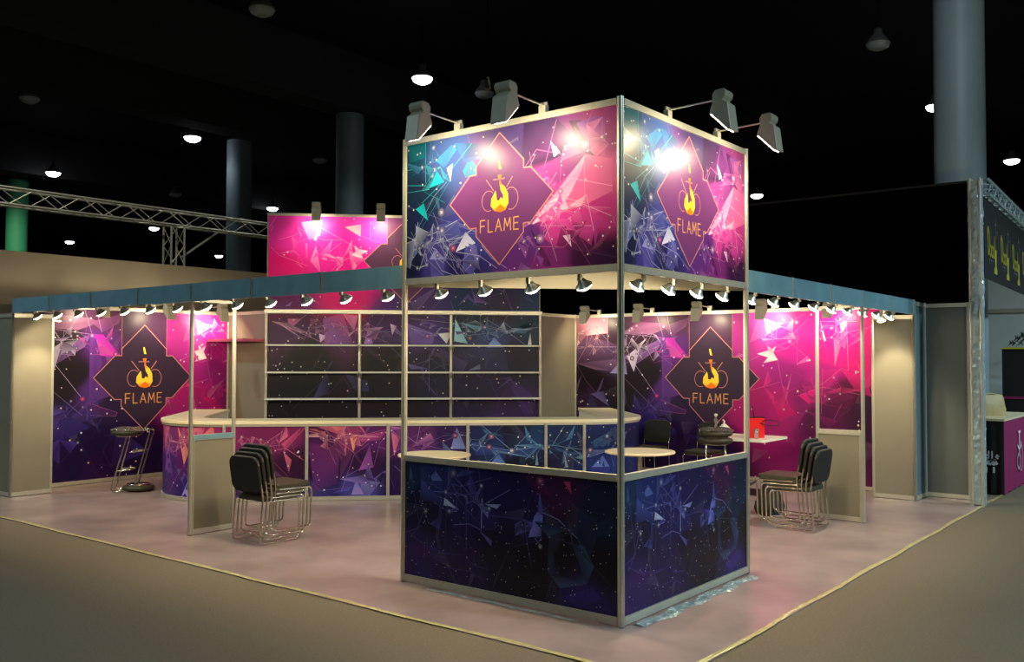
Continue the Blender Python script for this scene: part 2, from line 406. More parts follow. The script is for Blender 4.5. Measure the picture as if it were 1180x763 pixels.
  ('P',(120,24,90),0.5,[(4.136,1.342),(4.42,1.442),(4.603,1.26),(4.277,1.157)]),
  ('L',(240,120,180),0.7,[(3.081,1.754),(3.675,2.036)]),
  ('L',(240,120,180),0.7,[(3.675,2.036),(3.994,1.757)]),
  ('L',(240,120,180),0.6,[(3.801,2.204),(3.797,1.696)]),
  ('L',(240,120,180),0.6,[(3.509,1.768),(3.57,1.426),(3.657,1.137)]),
  ('L',(240,120,180),0.6,[(3.869,1.336),(4.16,1.438),(4.422,1.653),(4.514,1.619)]),
  ('L',(250,170,210),0.8,[(4.497,2.285),(4.319,2.029)]),
  ('L',(250,170,210),0.8,[(4.496,2.238),(4.514,1.631)]),
  ('L',(250,170,210),0.7,[(4.131,2.305),(4.635,2.294)]),
  ('L',(240,120,180),0.6,[(3.079,1.317),(3.545,1.45)]),
  ('L',(240,120,180),0.6,[(4.068,1.865),(4.213,2.054)]),
  ('L',(240,120,180),0.6,[(4.607,1.771),(4.719,1.54),(4.83,1.358)]),
  ('L',(240,120,180),0.6,[(4.162,1.651),(4.133,1.01)]),
  ('L',(240,120,180),0.6,[(3.794,1.262),(4.16,1.39),(4.74,1.287)]),
  ('L',(240,90,160),0.6,[(4.418,1.162),(4.275,0.875)]),
  ('X',(255,210,230),0.9,[(3.789,2.301)]),
  ('X',(255,210,230),0.9,[(4.285,2.219)]),
  ('X',(255,180,220),0.9,[(3.688,2.031)]),
  ('X',(255,210,230),0.9,[(4.168,0.936)]),
 ],
 'C': [
  ('C',(20,38,66),None,[(0.078,0.9)]),
  ('C',(26,32,80),None,[(0.372,0.853)]),
  ('C',(18,14,40),None,[(0.229,0.611)]),
  ('C',(24,18,64),None,[(0.764,0.75)]),
  ('C',(34,18,70),None,[(0.133,0.246)]),
  ('C',(30,14,56),None,[(0.655,0.162)]),
  ('C',(16,10,34),None,[(1.005,0.361)]),
  ('C',(12,8,22),None,[(1.492,0.426)]),
  ('C',(50,16,50),None,[(1.491,0.898)]),
  ('C',(16,24,46),None,[(1.866,0.702)]),
  ('C',(10,8,20),None,[(1.865,0.399)]),
  ('C',(30,20,70),None,[(1.719,0.149)]),
  ('C',(22,16,56),None,[(1.212,0.712)]),
  ('C',(14,10,24),None,[(1.294,0.224)]),
  ('P',(90,110,180),0.8,[(0.264,0.826),(0.348,0.912),(0.419,0.839)]),
  ('P',(50,60,130),0.6,[(0.264,0.823),(0.419,0.836),(0.409,0.664),(0.277,0.669)]),
  ('P',(190,195,225),0.9,[(0.444,0.711),(0.595,0.632),(0.479,0.654),(0.432,0.649)]),
  ('P',(70,110,140),0.7,[(0.078,0.936),(0.103,0.831),(0.066,0.819)]),
  ('P',(90,90,165),0.6,[(0.548,0.876),(0.628,0.942),(0.752,0.935),(0.651,0.893)]),
  ('P',(80,80,160),0.5,[(0.663,0.843),(0.719,0.898),(0.808,0.704),(0.742,0.731)]),
  ('P',(150,160,225),0.8,[(0.852,0.7),(1.003,0.715),(0.961,0.678)]),
  ('P',(50,40,120),0.5,[(0.82,0.688),(0.742,0.579),(0.82,0.521),(1.025,0.512),(0.918,0.681)]),
  ('P',(115,120,215),0.8,[(1.304,0.657),(1.334,0.7),(1.384,0.673),(1.364,0.528),(1.253,0.507)]),
  ('P',(90,90,190),0.6,[(1.353,0.838),(1.334,0.7),(1.384,0.681)]),
  ('P',(200,70,120),0.8,[(1.559,0.927),(1.616,0.932),(1.625,0.847)]),
  ('P',(90,22,66),0.6,[(1.232,0.94),(1.373,0.951),(1.452,0.815),(1.243,0.892)]),
  ('P',(110,100,190),0.6,[(0.798,0.501),(0.919,0.441),(0.908,0.398)]),
  ('P',(70,30,96),0.7,[(-0.006,0.335),(0.109,0.083),(-0.004,0.066)]),
  ('P',(60,26,90),0.5,[(-0.006,0.335),(0.375,0.313),(0.328,0.237),(0.045,0.234)]),
  ('P',(20,60,80),0.5,[(1.793,0.664),(1.955,0.712),(1.955,0.622),(1.829,0.577)]),
  ('P',(60,40,150),0.5,[(1.569,0.14),(1.793,0.237),(1.865,0.173),(1.682,0.081)]),
  ('P',(30,50,90),0.5,[(1.682,0.759),(1.866,0.672),(1.774,0.417),(1.663,0.556)]),
  ('P',(46,60,120),0.5,[(0.177,0.943),(0.251,0.949),(0.397,0.681),(0.301,0.706),(0.203,0.803)]),
  ('L',(190,200,240),0.8,[(0.819,0.739),(0.814,0.52)]),
  ('L',(120,120,190),0.7,[(0.82,0.688),(1.088,0.83)]),
  ('L',(150,150,220),0.7,[(1.374,0.696),(1.511,0.663),(1.673,0.55)]),
  ('L',(120,120,190),0.7,[(0.538,0.514),(0.698,0.54),(0.82,0.504)]),
  ('L',(90,90,160),0.6,[(0.006,0.391),(0.156,0.444),(0.253,0.649)]),
  ('L',(80,60,140),0.6,[(0.423,0.18),(0.722,0.189),(0.833,0.138)]),
  ('L',(80,60,140),0.6,[(1.414,0.115),(1.463,0.233)]),
  ('L',(120,120,200),0.6,[(0.513,0.899),(0.742,0.731),(0.82,0.688)]),
  ('L',(100,100,180),0.6,[(0.696,0.93),(0.72,0.611)]),
  ('L',(90,90,170),0.5,[(0.078,0.882),(0.181,0.465),(0.082,0.364)]),
  ('L',(80,90,160),0.5,[(1.673,0.55),(1.774,0.402)]),
  ('L',(90,40,90),0.5,[(1.719,0.886),(1.83,0.942)]),
  ('X',(200,120,170),0.8,[(1.357,0.915)]),
  ('X',(200,200,230),0.5,[(0.532,0.906)]),
 ],
 'G': [
  ('C',(200,40,110),None,[(0.135,3.909)]),
  ('C',(232,60,150),None,[(0.673,3.877)]),
  ('C',(236,40,130),None,[(0.406,3.597)]),
  ('C',(240,20,96),None,[(0.245,3.193)]),
  ('C',(238,34,130),None,[(1.03,3.458)]),
  ('C',(236,60,160),None,[(1.658,3.768)]),
  ('C',(240,24,120),None,[(1.241,3.249)]),
  ('C',(226,20,90),None,[(1.189,2.584)]),
  ('C',(100,24,70),None,[(0.277,2.576)]),
  ('C',(70,36,80),None,[(2.27,2.593)]),
  ('C',(50,34,60),None,[(3.568,2.605)]),
  ('C',(70,30,76),None,[(0.356,2.229)]),
  ('C',(80,34,86),None,[(1.039,2.195)]),
  ('C',(66,34,90),None,[(1.729,2.238)]),
  ('C',(74,48,120),None,[(2.428,2.163)]),
  ('C',(26,44,70),None,[(3.172,2.404)]),
  ('C',(50,60,110),None,[(3.49,2.09)]),
  ('C',(24,50,76),None,[(4.087,2.331)]),
  ('C',(20,16,26),None,[(0.662,1.807)]),
  ('C',(18,16,26),None,[(0.666,1.383)]),
  ('C',(20,16,30),None,[(1.81,1.732)]),
  ('C',(22,18,34),None,[(1.812,1.343)]),
  ('C',(34,30,60),None,[(2.508,1.694)]),
  ('C',(26,24,48),None,[(3.769,1.775)]),
  ('C',(36,28,66),None,[(3.373,1.38)]),
  ('C',(56,32,80),None,[(3.77,0.986)]),
  ('C',(24,18,30),None,[(0.669,0.96)]),
  ('C',(30,18,36),None,[(1.737,0.955)]),
  ('P',(255,190,220),0.6,[(0.507,3.874),(0.839,3.923),(0.799,3.667),(0.634,3.601)]),
  ('P',(250,215,230),0.9,[(1.282,3.377),(1.344,3.431),(1.323,3.527),(1.397,3.475),(1.533,3.445),(1.439,3.39),(1.45,3.326),(1.345,3.357)]),
  ('P',(250,190,190),0.85,[(1.174,3.812),(1.425,3.86),(1.416,3.667)]),
  ('P',(250,180,210),0.8,[(0.854,3.371),(0.926,3.404),(1.063,3.306)]),
  ('P',(250,150,200),0.7,[(0.456,3.788),(0.519,3.683),(0.509,3.641)]),
  ('P',(250,190,220),0.7,[(0.696,3.602),(0.767,3.751),(0.748,3.592)]),
  ('P',(250,120,190),0.6,[(0.572,3.536),(0.613,3.568),(0.605,3.282)]),
  ('P',(250,90,180),0.5,[(1.572,3.916),(1.847,3.921),(1.849,3.578),(1.554,3.574)]),
  ('L',(255,160,210),0.7,[(0.926,3.404),(1.134,3.577)]),
  ('L',(255,160,210),0.7,[(0.777,3.815),(1.407,3.464)]),
  ('L',(255,160,210),0.7,[(0.456,3.788),(0.842,3.604),(1.113,3.609)]),
  ('L',(255,160,210),0.6,[(0.057,3.485),(0.181,3.361),(0.616,3.198)]),
  ('L',(255,160,210),0.6,[(0.158,3.592),(0.447,3.682)]),
  ('L',(255,160,210),0.6,[(1.562,3.916),(1.564,3.616)]),
  ('L',(255,160,210),0.6,[(1.427,3.678),(1.765,3.556)]),
  ('P',(230,140,190),0.7,[(0.148,2.324),(0.603,2.038),(0.299,2.248)]),
  ('P',(190,90,150),0.6,[(0.317,2.383),(0.525,2.385),(0.338,2.191)]),
  ('P',(220,130,190),0.7,[(1.152,2.467),(1.382,2.43),(1.326,2.196)]),
  ('P',(240,160,200),0.8,[(0.792,2.155),(0.925,2.117),(0.812,2.019)]),
  ('P',(150,100,180),0.7,[(1.481,2.003),(1.555,2.295),(1.615,2.003)]),
  ('P',(220,170,220),0.7,[(1.883,2.317),(1.98,2.278),(1.915,2.141)]),
  ('P',(130,100,180),0.45,[(2.154,2.318),(2.584,2.164),(2.545,2.007),(2.195,2.006)]),
  ('P',(150,90,170),0.4,[(0.847,2.387),(1.152,2.467),(1.308,2.002),(0.888,2.0)]),
  ('P',(225,220,245),0.85,[(2.623,2.164),(2.838,2.185),(2.761,2.008)]),
  ('P',(140,190,215),0.85,[(2.896,2.402),(3.095,2.009),(2.878,2.048)]),
  ('P',(90,150,175),0.6,[(2.975,2.343),(3.37,2.267),(3.252,2.199)]),
  ('P',(110,140,200),0.8,[(3.391,1.951),(3.509,2.11),(3.669,1.952)]),
  ('P',(80,130,160),0.5,[(3.708,2.21),(4.107,2.272),(4.207,2.411),(4.007,2.172)]),
  ('P',(40,44,90),0.6,[(3.371,1.94),(3.689,1.941),(3.729,1.597),(3.372,1.597)]),
  ('P',(200,210,235),0.7,[(4.047,1.993),(4.087,2.192),(4.108,1.994)]),
  ('P',(100,90,150),0.5,[(2.158,1.693),(2.508,1.608),(2.197,1.608)]),
  ('P',(110,120,150),0.5,[(3.096,1.585),(3.293,1.695),(3.293,1.609)]),
  ('P',(60,60,120),0.4,[(1.197,1.537),(1.542,1.421),(1.562,1.266),(1.352,1.266)]),
  ('P',(70,44,110),0.4,[(3.769,1.459),(4.229,1.142),(4.01,0.866),(3.85,1.143)]),
  ('P',(150,110,190),0.6,[(0.277,2.576),(0.39,2.654),(0.353,2.576)]),
  ('P',(130,100,190),0.5,[(2.935,2.599),(3.092,2.798),(3.251,2.602),(3.092,2.719)]),
  ('L',(220,160,210),0.7,[(0.148,2.324),(0.888,2.0)]),
  ('L',(220,160,210),0.6,[(0.619,2.463),(0.318,2.229)]),
  ('L',(200,190,230),0.6,[(2.193,2.397),(2.975,2.324),(3.708,2.21),(4.207,2.272)]),
  ('L',(160,190,220),0.6,[(3.37,2.405),(3.708,2.21),(3.391,1.951)]),
  ('L',(160,190,220),0.6,[(2.976,2.127),(3.708,2.21),(4.008,1.993)]),
  ('L',(170,160,210),0.5,[(2.488,1.85),(2.491,1.264)]),
  ('L',(150,140,200),0.5,[(1.885,1.966),(2.197,1.654),(2.547,1.772)]),
  ('L',(90,90,160),0.5,[(0.405,0.999),(0.93,1.498)]),
  ('L',(120,100,170),0.5,[(3.69,1.459),(4.089,0.905)]),
  ('L',(120,100,190),0.5,[(2.663,1.929),(2.823,1.263)]),
  ('X',(255,160,170),0.9,[(2.459,2.124)]),
  ('X',(240,160,90),0.9,[(3.126,2.096)]),
  ('X',(230,220,250),0.9,[(3.708,2.202)]),
  ('X',(220,170,220),0.9,[(3.351,2.267)]),
 ],
 'H': [
  ('C',(150,46,100),None,[(0.775,0.809)]),
  ('C',(70,26,60),None,[(0.888,0.471)]),
  ('C',(90,34,90),None,[(1.218,0.738)]),
  ('C',(180,70,120),None,[(1.575,0.871)]),
  ('C',(110,40,110),None,[(1.8,0.801)]),
  ('C',(60,24,70),None,[(1.757,0.461)]),
  ('C',(44,20,56),None,[(1.266,0.354)]),
  ('C',(60,50,120),None,[(1.246,0.107)]),
  ('C',(90,80,160),None,[(1.67,0.123)]),
  ('C',(120,40,110),None,[(2.116,0.821)]),
  ('C',(50,24,80),None,[(2.119,0.298)]),
  ('C',(110,44,110),None,[(2.465,0.842)]),
  ('C',(60,30,90),None,[(2.778,0.864)]),
  ('C',(34,46,90),None,[(3.238,0.861)]),
  ('C',(40,60,110),None,[(3.532,0.617)]),
  ('C',(26,30,54),None,[(3.629,0.858)]),
  ('C',(40,70,110),None,[(3.875,0.662)]),
  ('C',(26,28,50),None,[(3.974,0.466)]),
  ('C',(34,50,90),None,[(4.321,0.658)]),
  ('C',(40,60,120),None,[(4.77,0.507)]),
  ('C',(40,50,96),None,[(4.77,0.851)]),
  ('C',(20,20,44),None,[(3.63,0.422)]),
  ('C',(30,24,60),None,[(3.143,0.138)]),
  ('C',(26,20,50),None,[(3.876,0.103)]),
  ('C',(30,24,60),None,[(4.62,0.044)]),
  ('P',(225,90,140),0.6,[(0.732,0.708),(0.973,0.92),(0.907,0.808),(0.776,0.651)]),
  ('P',(225,110,150),0.6,[(0.755,0.618),(0.823,0.359),(0.855,0.516)]),
  ('P',(245,140,130),0.75,[(1.062,0.897),(1.217,0.873),(1.329,0.804),(1.15,0.896)]),
  ('P',(245,130,135),0.7,[(1.328,0.94),(1.485,0.939),(1.531,0.735),(1.441,0.826)]),
  ('P',(250,160,120),0.8,[(1.564,0.803),(1.665,0.825),(1.61,0.599)]),
  ('P',(200,80,150),0.5,[(1.665,0.802),(2.025,0.867),(1.935,0.754),(1.71,0.734)]),
  ('P',(245,130,150),0.8,[(1.153,0.58),(1.287,0.545),(1.177,0.4)]),
  ('P',(150,76,165),0.7,[(1.679,0.372),(1.812,0.687),(1.859,0.415)]),
  ('P',(80,90,190),0.6,[(1.357,0.105),(1.58,0.169),(1.558,0.125)]),
  ('P',(160,140,215),0.7,[(1.592,0.079),(1.646,0.259),(1.748,0.077)]),
  ('P',(230,120,160),0.7,[(2.07,0.913),(2.184,0.775),(2.117,0.548)]),
  ('P',(235,120,140),0.6,[(1.128,0.93),(1.328,0.94),(1.441,0.826)]),
  ('P',(130,60,120),0.35,[(1.442,0.645),(1.621,0.621),(1.445,0.262),(1.454,0.51)]),
  ('P',(110,40,110),0.35,[(1.052,0.739),(1.442,0.645),(1.423,0.217),(1.135,0.131)]),
  ('P',(240,110,160),0.6,[(1.664,0.938),(1.777,0.801),(1.72,0.915)]),
  ('L',(245,130,160),0.7,[(0.688,0.641),(0.776,0.663),(0.998,0.514)]),
  ('L',(245,130,160),0.6,[(0.755,0.618),(1.039,0.942)]),
  ('L',(245,130,150),0.7,[(1.04,0.874),(1.352,0.804),(1.621,0.598)]),
  ('L',(245,130,150),0.6,[(1.575,0.78),(2.025,0.89)]),
  ('L',(180,110,190),0.6,[(1.468,0.126),(1.622,0.576),(1.8,0.71)]),
  ('L',(180,110,190),0.5,[(2.025,0.822),(1.936,0.709),(1.859,0.415)]),
  ('L',(120,90,180),0.6,[(1.044,0.312),(1.201,0.13),(1.58,0.169)]),
  ('L',(190,150,220),0.6,[(2.118,0.435),(2.232,0.32)]),
  ('L',(200,130,200),0.6,[(2.027,0.504),(2.298,0.752)]),
  ('P',(130,140,205),0.7,[(2.827,0.635),(2.898,0.912),(3.021,0.633)]),
  ('P',(165,175,215),0.7,[(3.093,0.717),(3.288,0.667),(3.118,0.62)]),
  ('P',(60,110,150),0.55,[(3.214,0.885),(3.507,0.786),(3.287,0.812)]),
  ('P',(80,140,180),0.7,[(3.764,0.93),(3.851,0.76),(3.962,0.661),(3.789,0.748)]),
  ('P',(80,140,180),0.7,[(4.42,0.926),(4.296,0.732),(4.122,0.66),(4.383,0.755)]),
  ('P',(60,90,150),0.5,[(3.532,0.617),(3.962,0.661),(3.826,0.504),(3.63,0.567)]),
  ('P',(60,90,150),0.5,[(4.122,0.66),(4.37,0.584),(4.595,0.582),(4.321,0.512)]),
  ('P',(120,160,200),0.8,[(3.905,0.419),(3.925,0.589),(3.945,0.418)]),
  ('P',(150,180,220),0.8,[(4.271,0.585),(4.333,0.385),(4.276,0.385)]),
  ('P',(100,130,200),0.7,[(3.337,0.449),(3.434,0.569),(3.52,0.447)]),
  ('P',(100,120,195),0.75,[(4.632,0.386),(4.795,0.531),(4.895,0.383)]),
  ('P',(70,60,150),0.5,[(4.632,0.381),(4.895,0.378),(4.895,0.309),(4.645,0.312)]),
  ('P',(60,80,160),0.5,[(3.093,0.717),(3.605,0.604),(3.434,0.569),(3.142,0.548)]),
  ('P',(70,120,165),0.5,[(4.62,0.705),(4.921,0.85),(4.895,0.653),(4.695,0.63)]),
  ('P',(40,36,90),0.5,[(3.962,0.588),(4.271,0.585),(4.296,0.39),(3.95,0.394)]),
  ('L',(150,190,225),0.6,[(3.057,0.693),(3.605,0.604),(3.962,0.661),(4.122,0.672),(4.62,0.594)]),
  ('L',(150,190,225),0.6,[(3.214,0.934),(3.605,0.604)]),
  ('L',(150,190,225),0.6,[(3.605,0.604),(3.826,0.833)]),
  ('L',(120,160,210),0.6,[(4.62,0.594),(4.946,0.874)]),
  ('L',(150,190,225),0.6,[(4.122,0.66),(4.271,0.903)]),
  ('L',(200,160,220),0.7,[(2.274,0.796),(2.394,0.711),(2.441,0.939)]),
  ('L',(160,130,200),0.6,[(2.394,0.711),(2.803,0.611)]),
  ('L',(150,190,225),0.6,[(3.962,0.661),(3.777,0.493)]),
  ('L',(150,190,225),0.6,[(4.271,0.585),(4.52,0.412)]),
  ('X',(235,150,170),0.9,[(3.341,0.788)]),
  ('X',(235,150,170),0.8,[(3.312,0.655)]),
  ('X',(230,230,240),0.8,[(3.605,0.604)]),
  ('X',(230,190,220),0.9,[(4.62,0.602)]),
  ('X',(200,220,240),0.8,[(4.858,0.776)]),
  ('X',(240,120,150),0.8,[(2.88,0.803)]),
 ],
}

STROKES = {'F': [[(0, 0), (0, 1), (.8, 1)], [(0, .52), (.7, .52)]], 'L': [[(0, 1), (0, 0), (.75, 0)]], 'A': [[(0, 0), (.5, 1), (1, 0)], [(.22, .36), (.78, .36)]],
           'M': [[(0, 0), (.12, 1), (.55, .3), (.98, 1), (1.1, 0)]], 'E': [[(.8, 1), (0, 1), (0, 0), (.8, 0)], [(0, .52), (.7, .52)]]}
def ell(cx, cy, rx, ry, a0, a1, n=18):
    return [(cx+rx*math.cos(R(a0+(a1-a0)*k/n)), cy+ry*math.sin(R(a0+(a1-a0)*k/n))) for k in range(n+1)]
def clip(poly, x0, x1, y0, y1):
    for ax, v, sg in ((0, x0, 1), (0, x1, -1), (1, y0, 1), (1, y1, -1)):
        out = []
        for i in range(len(poly)):
            a, b = poly[i-1], poly[i]; ia = sg*(a[ax]-v) >= 0; ib = sg*(b[ax]-v) >= 0
            if ia != ib:
                t = (v-a[ax])/(b[ax]-a[ax]); out.append((a[0]+t*(b[0]-a[0]), a[1]+t*(b[1]-a[1])))
            if ib: out.append(b)
        poly = out
        if len(poly) < 3: return []
    return poly
GOLD = lin((214, 150, 92)); ROSE = lin((196, 128, 124))
# clusters of fine glassy webbing in each artwork: centre, spread, count, colour
WEBS = {'A': [(.28, 2.66, .32, .15, 34, (225, 230, 255)), (1.35, 2.86, .22, .12, 18, (255, 225, 245)), (1.7, 3.25, .2, .15, 10, (230, 140, 200)), (.3, 2.62, .3, .14, 16, (200, 205, 245)), (.62, 2.52, .2, .1, 12, (170, 160, 225)), (.32, 3.15, .2, .2, 12, (60, 200, 210)), (1.42, 2.9, .25, .16, 22, (255, 170, 220)), (1.62, 2.65, .25, .14, 14, (230, 110, 180)), (1.2, 2.6, .12, .12, 8, (190, 110, 190)), (.25, 3.3, .25, .12, 8, (70, 150, 200))],
 'C': [(.62, .72, .3, .14, 20, (130, 140, 225)), (1.25, .6, .2, .16, 12, (120, 120, 215)), (.25, .55, .2, .25, 10, (80, 90, 170)), (1.6, .5, .25, .3, 10, (60, 90, 130)), (.6, .25, .5, .15, 8, (80, 60, 140))],
 'F': [(.4, 2.2, .4, .16, 14, (255, 225, 235)), (1.15, 1.95, .3, .2, 14, (235, 220, 250)), (3.5, 2.15, .4, .2, 12, (255, 210, 230)), (.35, 2.15, .4, .25, 20, (240, 190, 215)), (1.1, 1.95, .5, .3, 22, (200, 180, 230)), (1.75, 1.95, .2, .25, 12, (235, 90, 200)), (1.5, 1.0, .5, .3, 16, (100, 80, 190)), (.7, 1.2, .4, .3, 8, (130, 110, 190)),
       (3.45, 2.05, .45, .35, 18, (250, 140, 195)), (4.35, 2.1, .4, .35, 18, (255, 150, 205)), (3.8, 1.35, .7, .35, 26, (240, 60, 140)), (3.6, .8, .7, .4, 14, (150, 40, 120)), (1.6, .5, .8, .3, 12, (80, 60, 160))],
 'G': [(1.0, 2.25, .9, .12, 26, (250, 190, 225)), (3.1, 2.25, .8, .12, 26, (200, 225, 245)), (.6, 2.2, .5, .2, 20, (220, 130, 190)), (1.5, 2.2, .4, .2, 18, (220, 140, 200)), (2.5, 2.2, .5, .2, 20, (180, 160, 225)), (3.3, 2.2, .5, .2, 22, (140, 190, 220)), (2.5, 1.6, .5, .4, 12, (120, 110, 180)), (1.2, 1.4, .5, .4, 10, (90, 90, 160)), (3.6, 1.3, .5, .4, 12, (120, 90, 180)),
       (.6, 3.4, .5, .35, 22, (255, 140, 200)), (1.3, 3.3, .4, .35, 16, (255, 170, 215)), (3.4, 2.9, .7, .5, 18, (150, 110, 200))],
 'H': [(1.35, .78, .42, .1, 16, (255, 190, 190)), (.4, .75, .4, .12, 12, (250, 160, 190)), (-.5, .78, .4, .1, 14, (255, 180, 180)), (-1.6, .6, .6, .3, 16, (220, 120, 190)), (-.6, .7, .5, .2, 22, (245, 140, 170)), (.5, .7, .4, .2, 18, (235, 120, 160)), (1.4, .72, .4, .18, 22, (245, 140, 160)), (1.9, .3, .4, .2, 12, (150, 130, 215)), (2.3, .6, .3, .2, 12, (190, 120, 190)), (3.2, .65, .4, .2, 20, (140, 180, 225)), (4.2, .6, .4, .2, 20, (130, 180, 220)), (5.0, .6, .5, .25, 16, (140, 150, 225)), (6.0, .5, .6, .3, 12, (120, 120, 200))]}
class Printer:
    """lays one artwork on a panel as one mesh: s runs 0..W along the panel, z is height"""
    def __init__(self, art, x0, x1, z0, z1, seed=1, shift=0.0, dots=60, dot_r=0.008, filler=24, power=2.2, gain=1.0):
        self.a = ART[art]; self.b = (x0, x1, z0, z1); self.rn = random.Random(seed); self.sh = shift; self.gain = gain if isinstance(gain, tuple) else (gain,)*3; self.web_list = []
        self.layer = 0; self.polys = []; self.pw = power
        self.C = []
        for k, c, al, p in self.a:
            if k != 'C': continue
            c = lin(c); g_ = self.gain if (art != 'F' or c[0] > .25) else (.78, .78, .78)
            self.C.append((p[0][0]-shift, p[0][1], tuple(min(1, c[i]*g_[i]) for i in range(3))))
        self.boxes = []
        self.base()
        self.fill(filler)
        for k, c, al, p in self.a:
            p = [(q[0]-shift, q[1]) for q in p]; c = lin(c)
            if k in 'PL' and art in 'FG' and c[0] > 2*c[2]: c = (c[0]*.88, c[1], min(1, c[2]*1.6))
            if k == 'P': self.poly(p, tuple(min(1, v*(1.7 if art == 'G' and p[0][1] < 2.5 else 1)) for v in c), al, True)  # shelf shards brightened in colour to make up for weak light there
            elif k == 'L': self.line(p, c, al, 0.0045)
            elif k == 'X': self.star(p[0], c, al)
        for wv in WEBS.get(art, []): self.web(wv[0]-shift, *wv[1:])
        self.dots(dots, dot_r)
    def field(self, x, y):
        r = g = b = t = 0.0
        for cx, cy, c in self.C:
            w_ = 1.0/((x-cx)**2+(y-cy)**2+0.0006)**self.pw
            t += w_; r += w_*c[0]; g += w_*c[1]; b += w_*c[2]
        return (r/t, g/t, b/t)
    def base(self, cell=0.05):
        x0, x1, z0, z1 = self.b; nx = max(2, int((x1-x0)/cell)); nz = max(2, int((z1-z0)/cell))
        self.grid = ([[(x0+(x1-x0)*i/nx, z0+(z1-z0)*j/nz) for i in range(nx+1)] for j in range(nz+1)], nx, nz)
        self.gc = [[self.field(*p) for p in row] for row in self.grid[0]]
    def poly(self, pts, col, al, vary=False, raw=False):
        q = clip(pts, *self.b)
        if len(q) < 3: return
        cs = []
        for i, p in enumerate(q):
            if raw: cs.append(col if not isinstance(col, list) else col[i % len(col)]); continue
            a = (al[i % len(al)] if isinstance(al, tuple) else al*(1.0 if not vary else (1.15, 0.55, 0.9, 0.4)[i % 4])); a = min(1, a); f = self.field(*p)
            cs.append(tuple(f[k]*(1-a)+col[k]*a for k in range(3)))
        bx = (min(p[0] for p in q), max(p[0] for p in q), min(p[1] for p in q), max(p[1] for p in q)); ly = 0
        for o in self.boxes:
            if o[4] > ly and o[0] < bx[1] and o[1] > bx[0] and o[2] < bx[3] and o[3] > bx[2] and self.hits(o[5], q): ly = o[4]
        self.boxes.append((*bx, ly+1, q)); self.polys.append((q, cs, ly+1))
    @staticmethod
    def hits(a, b):
        if len(a) > 5 or len(b) > 5: return True
        for P_, Q_ in ((a, b), (b, a)):          # separating axis test (small shapes are convex)
            for i in range(len(P_)):
                ex, ey = P_[i][0]-P_[i-1][0], P_[i][1]-P_[i-1][1]
                u = [ex*(p[1]-P_[i][1])-ey*(p[0]-P_[i][0]) for p in P_]; v = [ex*(p[1]-P_[i][1])-ey*(p[0]-P_[i][0]) for p in Q_]
                if max(u) <= min(v)+1e-9 or min(u) >= max(v)-1e-9: return False
        return True
    def line(self, pts, col, al, w_):
        for a, b in zip(pts[:-1], pts[1:]):
            d = Vector((b[0]-a[0], b[1]-a[1])); L = d.length
            if L < 1e-5: continue
            n = Vector((-d.y, d.x))/L*w_/2
            e = d/L*w_*0.3
            self.poly([(a[0]-n.x-e.x, a[1]-n.y-e.y), (b[0]-n.x+e.x, b[1]-n.y+e.y), (b[0]+n.x+e.x, b[1]+n.y+e.y), (a[0]+n.x-e.x, a[1]+n.y-e.y)], col, al)
    def star(self, p, col, al, r=0.022):
        h = [(p[0]+r*1.9*math.cos(R(40*k)), p[1]+r*1.9*math.sin(R(40*k))) for k in range(9)]
        for k in range(9): self.poly([p, h[k], h[(k+1) % 9]], col, (al*0.5, 0.0, 0.0))
        r *= .7
        h = [(p[0]+r*(1 if k % 2 else 0.5)*math.cos(R(45*k)), p[1]+r*(1 if k % 2 else 0.5)*math.sin(R(45*k))) for k in range(8)]; self.poly(h, col, al)
    def fill(self, n):
        x0, x1, z0, z1 = self.b; rn = self.rn
        for i in range(n):
            c = (rn.uniform(x0, x1), rn.uniform(z0, z1)); s = rn.uniform(0.08, 0.32); f = self.field(*c)
            t = [(c[0]+s*rn.uniform(-1, 1), c[1]+s*rn.uniform(-1, 1)) for _ in range(3)]
            k = rn.choice((0.55, 1.9, 2.4, 1.7, 2.0)); m_ = max(f); col = tuple(min(1, (v*.75+m_*.25)*k + (0.025 if k > 1 else 0)) for v in f)
            al = rn.uniform(0.3, 0.65) if k > 1 else .5
            self.poly(t, col, (al, al*.15, al*.5))
            lc = tuple(min(1, (v*.7+m_*.3)*2.4+0.05) for v in f)
            if rn.random() < 0.7: self.line([t[0], t[1]], lc, 0.45, 0.003)
            if rn.random() < 0.4: self.line([t[0], (t[0][0]+2.5*(t[2][0]-t[0][0]), t[0][1]+2.5*(t[2][1]-t[0][1]))], lc, 0.35, 0.003)
    def web(self, cx, cz, rx, rz, n, col):
        rn = self.rn; c = lin(col); P_ = [(cx+rn.gauss(0, rx*.5), cz+rn.gauss(0, rz*.5)) for _ in range(n)]
        for i, p in enumerate(P_):
            q = sorted(P_, key=lambda t: math.dist(t, p))[1:4]
            for t in q[:2]: self.line([p, t], c, rn.uniform(.35, .75), .0035)
            if rn.random() < .6:
                al = rn.uniform(.25, .7); self.poly([p, q[0], q[1+(i % 2)]], c, (al, al*.1, al*.35))
            if rn.random() < .12: self.star(p, (1, 1, 1), .6, .012)
            if rn.random() < .35: self.line([p, (p[0]+rn.uniform(-.35, .35), p[1]+rn.uniform(-.35, .35))], c, .35, .003)
    def dots(self, n, r0):
        x0, x1, z0, z1 = self.b; rn = self.rn
        for i in range(n):
            x, z = rn.uniform(x0, x1), rn.uniform(z0, z1); r = r0*rn.uniform(0.6, 1.3); f = self.field(x, z)
            c = rn.choice(((1, .8, .7), (1, .85, .5), (.8, .85, 1), (1, .7, .85)))
            self.poly([(x+r*math.cos(R(60*k)), z+r*math.sin(R(60*k))) for k in range(6)], c, 0.75)
